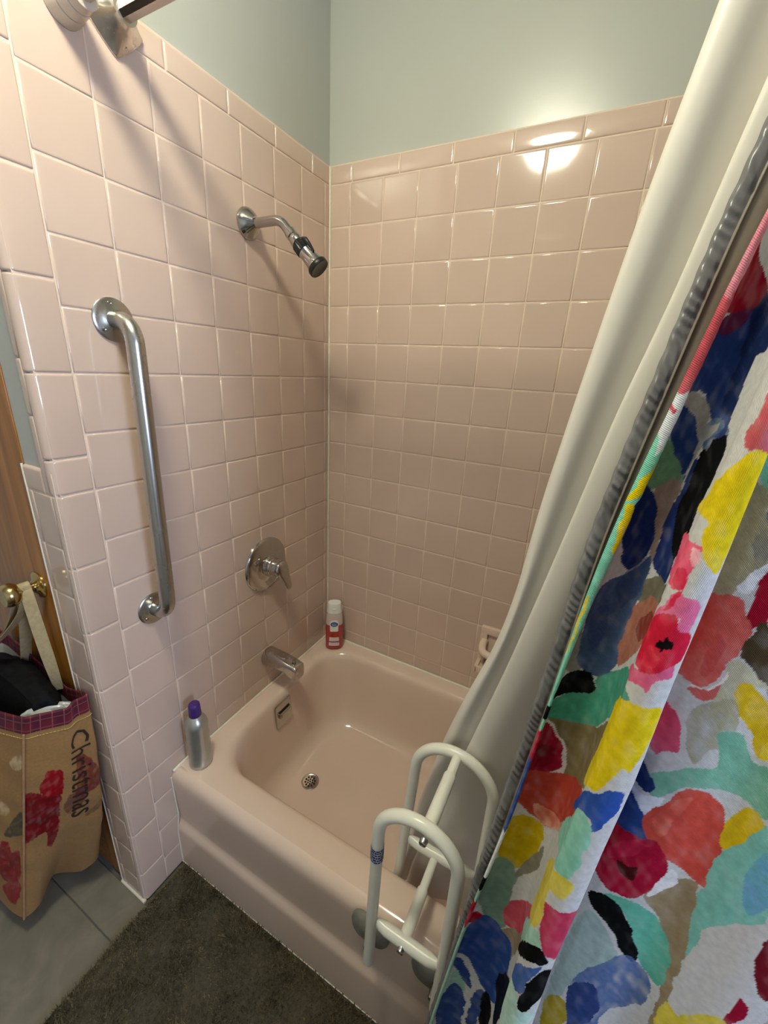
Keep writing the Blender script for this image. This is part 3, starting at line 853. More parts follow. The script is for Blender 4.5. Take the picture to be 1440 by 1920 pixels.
cr = crossbar(yr_, 0.660, 0.8125, 0.452, 'crossbar')
for (x, z, yy) in ((0.742, zj - 0.003, yf - 0.010), (0.7246, 0.445, yf - 0.0105)):
    MB().lathe([(-0.002, 0.0068), (0.001, 0.0068), (0.0022, 0.0062), (0.0060, 0.0060), (0.0068, 0.0050), (0.0055, 0.0030), (0.005, 0.0)], (x, yy, z), (0, -1, -0.15), 18).build('bolt', M['dull'], rail, 35)
for i, (x, y, z) in enumerate(((0.650, -0.7655, 0.322), (0.790, -0.7655, 0.322))):
    pd = fixnormals(plate((x - 0.012, -0.7378, z + 0.004), (1, 0, 0), (0, 0, 1), (0, -1, 0), 0.088, 0.074, 0.013, 0.034, dome=0.004).build('clamp_pad', M['pad'], rail))
    MB().lathe([(0, 0.0075), (0.024, 0.0075), (0.026, 0.006)], (x - 0.002, -0.7515, z + 0.006), (0, -1, 0), 14).build('pad_stem', M['dull'], pd, 30)
for x in (0.643, 0.800):
    pd = fixnormals(plate((x, -0.6395, 0.295), (1, 0, 0), (0, -0.18, 1), (0, 1, 0.18), 0.060, 0.056, 0.008, 0.024, dome=0.002).build('clamp_pad', M['pad'], rail))
g = MB().tube([(0.6592, yf, 0.622), (0.6594, yf, 0.640), (0.6596, yf, 0.658)], rbar + 0.0005, 18, caps=False)
stk = g.build('sticker', M['white_plastic'], rail, 50)
g = MB()
random.seed(5)
for zrow in (0.655, 0.650, 0.644, 0.638, 0.632, 0.626):
    a = -2.7
    while a < 1.2:
        w = random.uniform(0.25, 0.7)
        rr = rbar + 0.0009
        hh = random.choice((0.0036, 0.0046))
        rows = [[(0.6594 + rr * math.cos(a + w * t / 3), yf + rr * math.sin(a + w * t / 3), zrow + q) for t in range(4)] for q in (-hh / 2, hh / 2)]
        g.grid(rows)
        a += w + random.uniform(0.05, 0.10)
g.build('sticker_print', M['blue_ink'], stk, 0)

# ------------------------------------------------------------------ curtain rods
r1 = thing('curtain_rod', 'round cream tension rod, nearer the room at the top left', 'curtain rod', (0, -0.712, 1.938))
MB().tube([(0.030, -0.712, 1.938), (0.8, -0.712, 1.938), (1.515, -0.712, 1.938)], 0.0128, 24).build('pole', M['nickel'], r1, 50)
for x0, sgn in ((0.0003, 1), (1.5197, -1)):
    MB().lathe([(a_, b_ * 1.28) for a_, b_ in [(0, 0.0215), (0.001, 0.0225), (0.012, 0.0215), (0.022, 0.0200), (0.0235, 0.0185), (0.0245, 0.0200), (0.042, 0.0182), (0.0435, 0.0165), (0.0445, 0.0178), (0.060, 0.0165), (0.061, 0.0130)]], (x0, -0.712, 1.938), (sgn, 0, 0), 32).build('end_cap', M['rod'], r1, 30)
r2 = thing('curtain_rod', 'angular metal curtain rod with a diamond bracket, nearer the tub', 'curtain rod', (0, -0.634, 1.964))
ry, rz_ = -0.634, 1.964
rows = []
for x in (0.014, 0.5, 1.0, 1.505):
    rows.append([(x, ry + a, rz_ + b) for a, b in ((-0.0125, 0.006), (-0.0125, -0.005), (-0.006, -0.0125), (0.006, -0.0125), (0.0125, -0.005), (0.0125, 0.006), (0.006, 0.0125), (-0.006, 0.0125))])
fixnormals(MB().grid(rows, True, True, True).build('pole', M['nickel'], r2, 20))
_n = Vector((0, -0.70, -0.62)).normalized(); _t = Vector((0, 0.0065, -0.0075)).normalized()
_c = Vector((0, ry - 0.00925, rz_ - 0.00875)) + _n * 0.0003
MB().grid([[_c + Vector((x, 0, 0)) + _t * a for a in (-0.0046, 0.0046)] for x in (0.041, 0.7, 1.479)]).build('dark_reflection', M['dark_gap_reflection'], r2, 0)  # dark strip on the lower front chamfer, standing in for the dark room's reflection
for x0, sgn in ((0.0003, 1), (1.5197, -1)):
    rows = []
    for d_, s_ in ((0, 1.0), (0.0025, 1.0), (0.004, 0.965), (0.014, 0.72), (0.024, 0.52), (0.033, 0.40), (0.040, 0.37), (0.041, 0.32)):
        rows.append([(x0 + sgn * d_, ry + 0.054 * s_ * math.copysign(abs(math.cos(q)) ** pw_, math.cos(q)), rz_ + 0.050 * s_ * math.copysign(abs(math.sin(q)) ** pw_, math.sin(q)))
                     for q in [2 * math.pi * k / 40 for k in range(40)] for pw_ in [1.75 if s_ > 0.9 else (1.5 if s_ > 0.6 else 1.1)]])
    br = fixnormals(MB().grid(rows, True, True, True).build('bracket', M['nickel'], r2, 40))
    MB().lathe([(0, 0.003), (0.002, 0.003), (0.0025, 0.002)], (x0 + sgn * 0.0095, ry + 0.012, rz_ - 0.030), (sgn, 0, -.3), 10).build('screw', M['dark_gap_reflection'], br)

# ------------------------------------------------------------------ CURTAINS-BEGIN
def tab(z, pts):
    pts = sorted(pts)
    zz = [p[0] for p in pts]; xx = [p[1] for p in pts]
    # smoothed piecewise-linear table, linear beyond its ends
    def f(q):
        if q < zz[0]: return xx[0] + (q - zz[0]) * (xx[1] - xx[0]) / (zz[1] - zz[0])
        if q > zz[-1]: return xx[-1] + (q - zz[-1]) * (xx[-1] - xx[-3]) / (zz[-1] - zz[-3])
        return float(np.interp(q, zz, xx))
    return sum(f(z + d) * w for d, w in ((-.06, .15), (-.03, .2), (0, .3), (.03, .2), (.06, .15)))
T_A = [(0.1, 0.78), (0.495, 0.8057), (0.707, 0.8256), (0.905, 0.8515), (1.07, 0.866), (1.225, 0.8794), (1.323, 0.8926), (1.414, 0.9109), (1.499, 0.9246), (1.534, 0.9331), (1.562, 0.9391)]
T_A2 = [(0.1, 0.784), (0.495, 0.8103), (0.707, 0.8302), (0.905, 0.8558), (1.07, 0.8697), (1.136, 0.876), (1.24, 0.89), (1.323, 0.904), (1.386, 0.915), (1.426, 0.921), (1.499, 0.9325), (1.534, 0.939), (1.562, 0.9443)]
T_B = [(0.1, 0.855), (0.695, 0.8905), (0.785, 0.8925), (0.891, 0.9012), (0.985, 0.9101), (1.048, 0.915), (1.106, 0.9196), (1.177, 0.9264), (1.247, 0.932), (1.301, 0.9382), (1.342, 0.9452), (1.396, 0.9514), (1.442, 0.9571)]
T_C = [(0.10, 0.880), (0.729, 0.925), (0.835, 0.928), (0.92, 0.938), (0.994, 0.942), (1.083, 0.953), (1.159, 0.955), (1.243, 0.962), (1.309, 0.967), (1.368, 0.970), (1.391, 0.972)]
T_L = [(0.20, 0.620), (0.454, 0.650), (0.738, 0.703), (0.887, 0.741), (0.992, 0.773), (1.114, 0.793), (1.24, 0.802), (1.446, 0.829), (1.603, 0.851), (1.762, 0.879)]
T_F = [(0.20, 0.640), (0.5, 0.700), (0.96, 0.797), (1.13, 0.828), (1.267, 0.852), (1.393, 0.872), (1.517, 0.900), (1.648, 0.921), (1.688, 0.929)]
T_H = [(0.10, 0.765), (0.341, 0.788), (0.558, 0.809), (0.758, 0.824), (0.965, 0.844), (1.11, 0.857), (1.271, 0.869), (1.361, 0.882), (1.465, 0.898), (1.553, 0.911), (1.639, 0.929)]
def fabric_section(z):
    d = 1.93 - z
    A, A2, B, Cc = (tab(z, t) for t in (T_A, T_A2, T_B, T_C))
    ya = -0.720 - 0.095 * d
    yb = -0.760 - 0.115 * d
    yr = -0.740 - 0.095 * d
    w = max(Cc - B, 0.012)
    return [(A, ya), ((A + A2) / 2, ya - 0.0012), (A2, ya + 0.001), (A2 + 0.003, ya + 0.009), (A2 + 0.4 * (B - A2), ya + 0.018), (B - 0.001, ya + 0.017),
            (B + 0.005, (ya + yb) / 2 + 0.008), (B + 0.0005, yb + 0.011), (B, yb), (B + w * 0.22, yb - 0.009), (B + w * 0.55, yb - 0.0115), (B + w * 0.88, yb - 0.0055),
            (Cc, yb + 0.005), (Cc - 0.001, yb + 0.020), (Cc + 0.004, yr + 0.010), (Cc + 0.022, yr + 0.001), (Cc + 0.050, yr - 0.003), (Cc + 0.085, yr + 0.002), (1.050, yr + 0.003) if False else (Cc + 0.115, yr - 0.008), (Cc + 0.150, yr - 0.016),
            (Cc + 0.190, yr - 0.004), (Cc + 0.240, yr + 0.022), (Cc + 0.300, yr - 0.014), (Cc + 0.36, yr + 0.024), (Cc + 0.42, yr - 0.012), (Cc + 0.47, yr + 0.024), (Cc + 0.52, yr - 0.01)]
def section_curve(pts, n):
    P_ = np.array(pts, float)
    P_ = np.vstack([2 * P_[0] - P_[1], P_, 2 * P_[-1] - P_[-2]])
    out = []
    for i in range(len(P_) - 3):
        a, b, c, e = P_[i:i + 4]
        t = np.arange(n[i])[:, None] / n[i]
        out.append(0.5 * (2 * b + (c - a) * t + (2 * a - 5 * b + 4 * c - e) * t * t + (3 * b - a - 3 * c + e) * t ** 3))
    out.append(P_[-2][None])
    return np.vstack(out)
# CURTAINS-END
def cloth_grid(zs, secfn, counts, thick=0.0):
    V = []
    for z in zs:
        c = section_curve(secfn(z), counts)
        V.append(np.column_stack([c, np.full(len(c), z)]))
    V = np.array(V)                                   # rows, cols, 3
    ref = section_curve(secfn(1.0), counts)
    u = np.concatenate([[0], np.cumsum(np.hypot(*np.diff(ref, axis=0).T))])
    U = np.dstack(np.broadcast_arrays(u[None, :], np.array(zs)[:, None]))
    return V, U
def grid_object(name, V, U, m, parent=None, org=(0, 0, 0), colors=None):
    R_, K_ = V.shape[:2]
    idx = np.arange(R_ * K_).reshape(R_, K_)
    q = np.stack([idx[:-1, :-1], idx[:-1, 1:], idx[1:, 1:], idx[1:, :-1]], -1).reshape(-1, 4)
    me = bpy.data.meshes.new(name)
    me.vertices.add(R_ * K_); me.loops.add(q.size); me.polygons.add(len(q))
    off = np.array(org, float)
    if parent is not None: off = off + np.array(parent.location)
    me.vertices.foreach_set('co', (V.reshape(-1, 3) - off).astype(np.float32).ravel())
    me.loops.foreach_set('vertex_index', q.ravel().astype(np.int32))
    me.polygons.foreach_set('loop_start', (np.arange(len(q)) * 4).astype(np.int32))
    me.polygons.foreach_set('use_smooth', np.ones(len(q), bool))
    me.update(calc_edges=True)
    uvl = me.uv_layers.new(name='uv')
    uvl.data.foreach_set('uv', U.reshape(-1, 2)[q.ravel()].astype(np.float32).ravel())
    if colors is not None:
        at = me.color_attributes.new('print', 'FLOAT_COLOR', 'POINT')
        at.data.foreach_set('color', np.column_stack([colors.reshape(-1, 3), np.ones(R_ * K_)]).astype(np.float32).ravel())
    me.materials.append(m)
    o = bpy.data.objects.new(name, me); C.objects.link(o)
    if parent is not None: o.parent = parent
    o.location = org
    return o
# ---- print painting: polygons in cloth coordinates (metres), ragged brushed edges
_rs = np.random.RandomState(3)
_W = [( _rs.normal(0, 1, (10, 2)), _rs.uniform(0, 6.28, 10)) for _ in range(2)]
def wob(U, scale):
    out = []
    for w, p in _W:
        k = w * scale
        out.append(np.sin(U @ k.T + p).sum(-1) / 3.2)
    return np.stack(out, -1)
def inside(Pt, poly):
    x, y = Pt[:, 0], Pt[:, 1]
    r = np.zeros(len(x), bool)
    n = len(poly)
    for i in range(n):
        x1, y1 = poly[i]; x2, y2 = poly[(i + 1) % n]
        if y1 == y2: continue
        c = ((y1 > y) != (y2 > y)) & (x < (x2 - x1) * (y - y1) / (y2 - y1) + x1)
        r ^= c
    return r
def smooth_poly(p, n=4):
    P_ = [np.array(q, float) for q in p]
    m = len(P_); out = []
    for i in range(m):
        a, b, c, e = P_[i - 1], P_[i], P_[(i + 1) % m], P_[(i + 2) % m]
        for k in range(n):
            t = k / n
            out.append(0.5 * (2 * b + (c - a) * t + (2 * a - 5 * b + 4 * c - e) * t * t + (3 * b - a - 3 * c + e) * t ** 3))
    return out
def paint(U, base, shapes, jit=0.0012):
    """U (R,K,2); shapes: (colour, polygon, opacity). later shapes cover earlier ones"""
    F_ = U.reshape(-1, 2)
    col = np.tile(np.array(base, float), (len(F_), 1))
    j1 = wob(F_, 150) * jit + wob(F_[:, ::-1], 420) * jit * 0.28
    Q = F_ + j1
    br = wob(F_, 130)[:, 0] * 0.8 + wob(F_ * np.array([1.0, 0.45]), 420)[:, 1] * 0.6
    for c, poly, op in shapes:
        poly = smooth_poly(poly)
        px = np.array(poly)
        lo_, hi_ = px.min(0) - 0.004, px.max(0) + 0.004
        sel = np.where((Q[:, 0] > lo_[0]) & (Q[:, 0] < hi_[0]) & (Q[:, 1] > lo_[1]) & (Q[:, 1] < hi_[1]))[0]
        if not len(sel): continue
        ins = sel[inside(Q[sel], poly)]
        a = op if op >= 1 else np.clip(op + 0.28 * br[ins], 0, 1)[:, None]
        cc = np.array(s2l(*c))
        tint = np.clip(br[ins] * 0.07, -0.08, 0.10)[:, None] * (0.25 if max(c) < 40 else 1)
        cc = np.where(tint > 0, cc * (1 - tint) + 0.62 * tint, cc * (1 + tint * 1.6))
        col[ins] = col[ins] * (1 - a) + cc * a
    return col.reshape(U.shape[:2] + (3,))

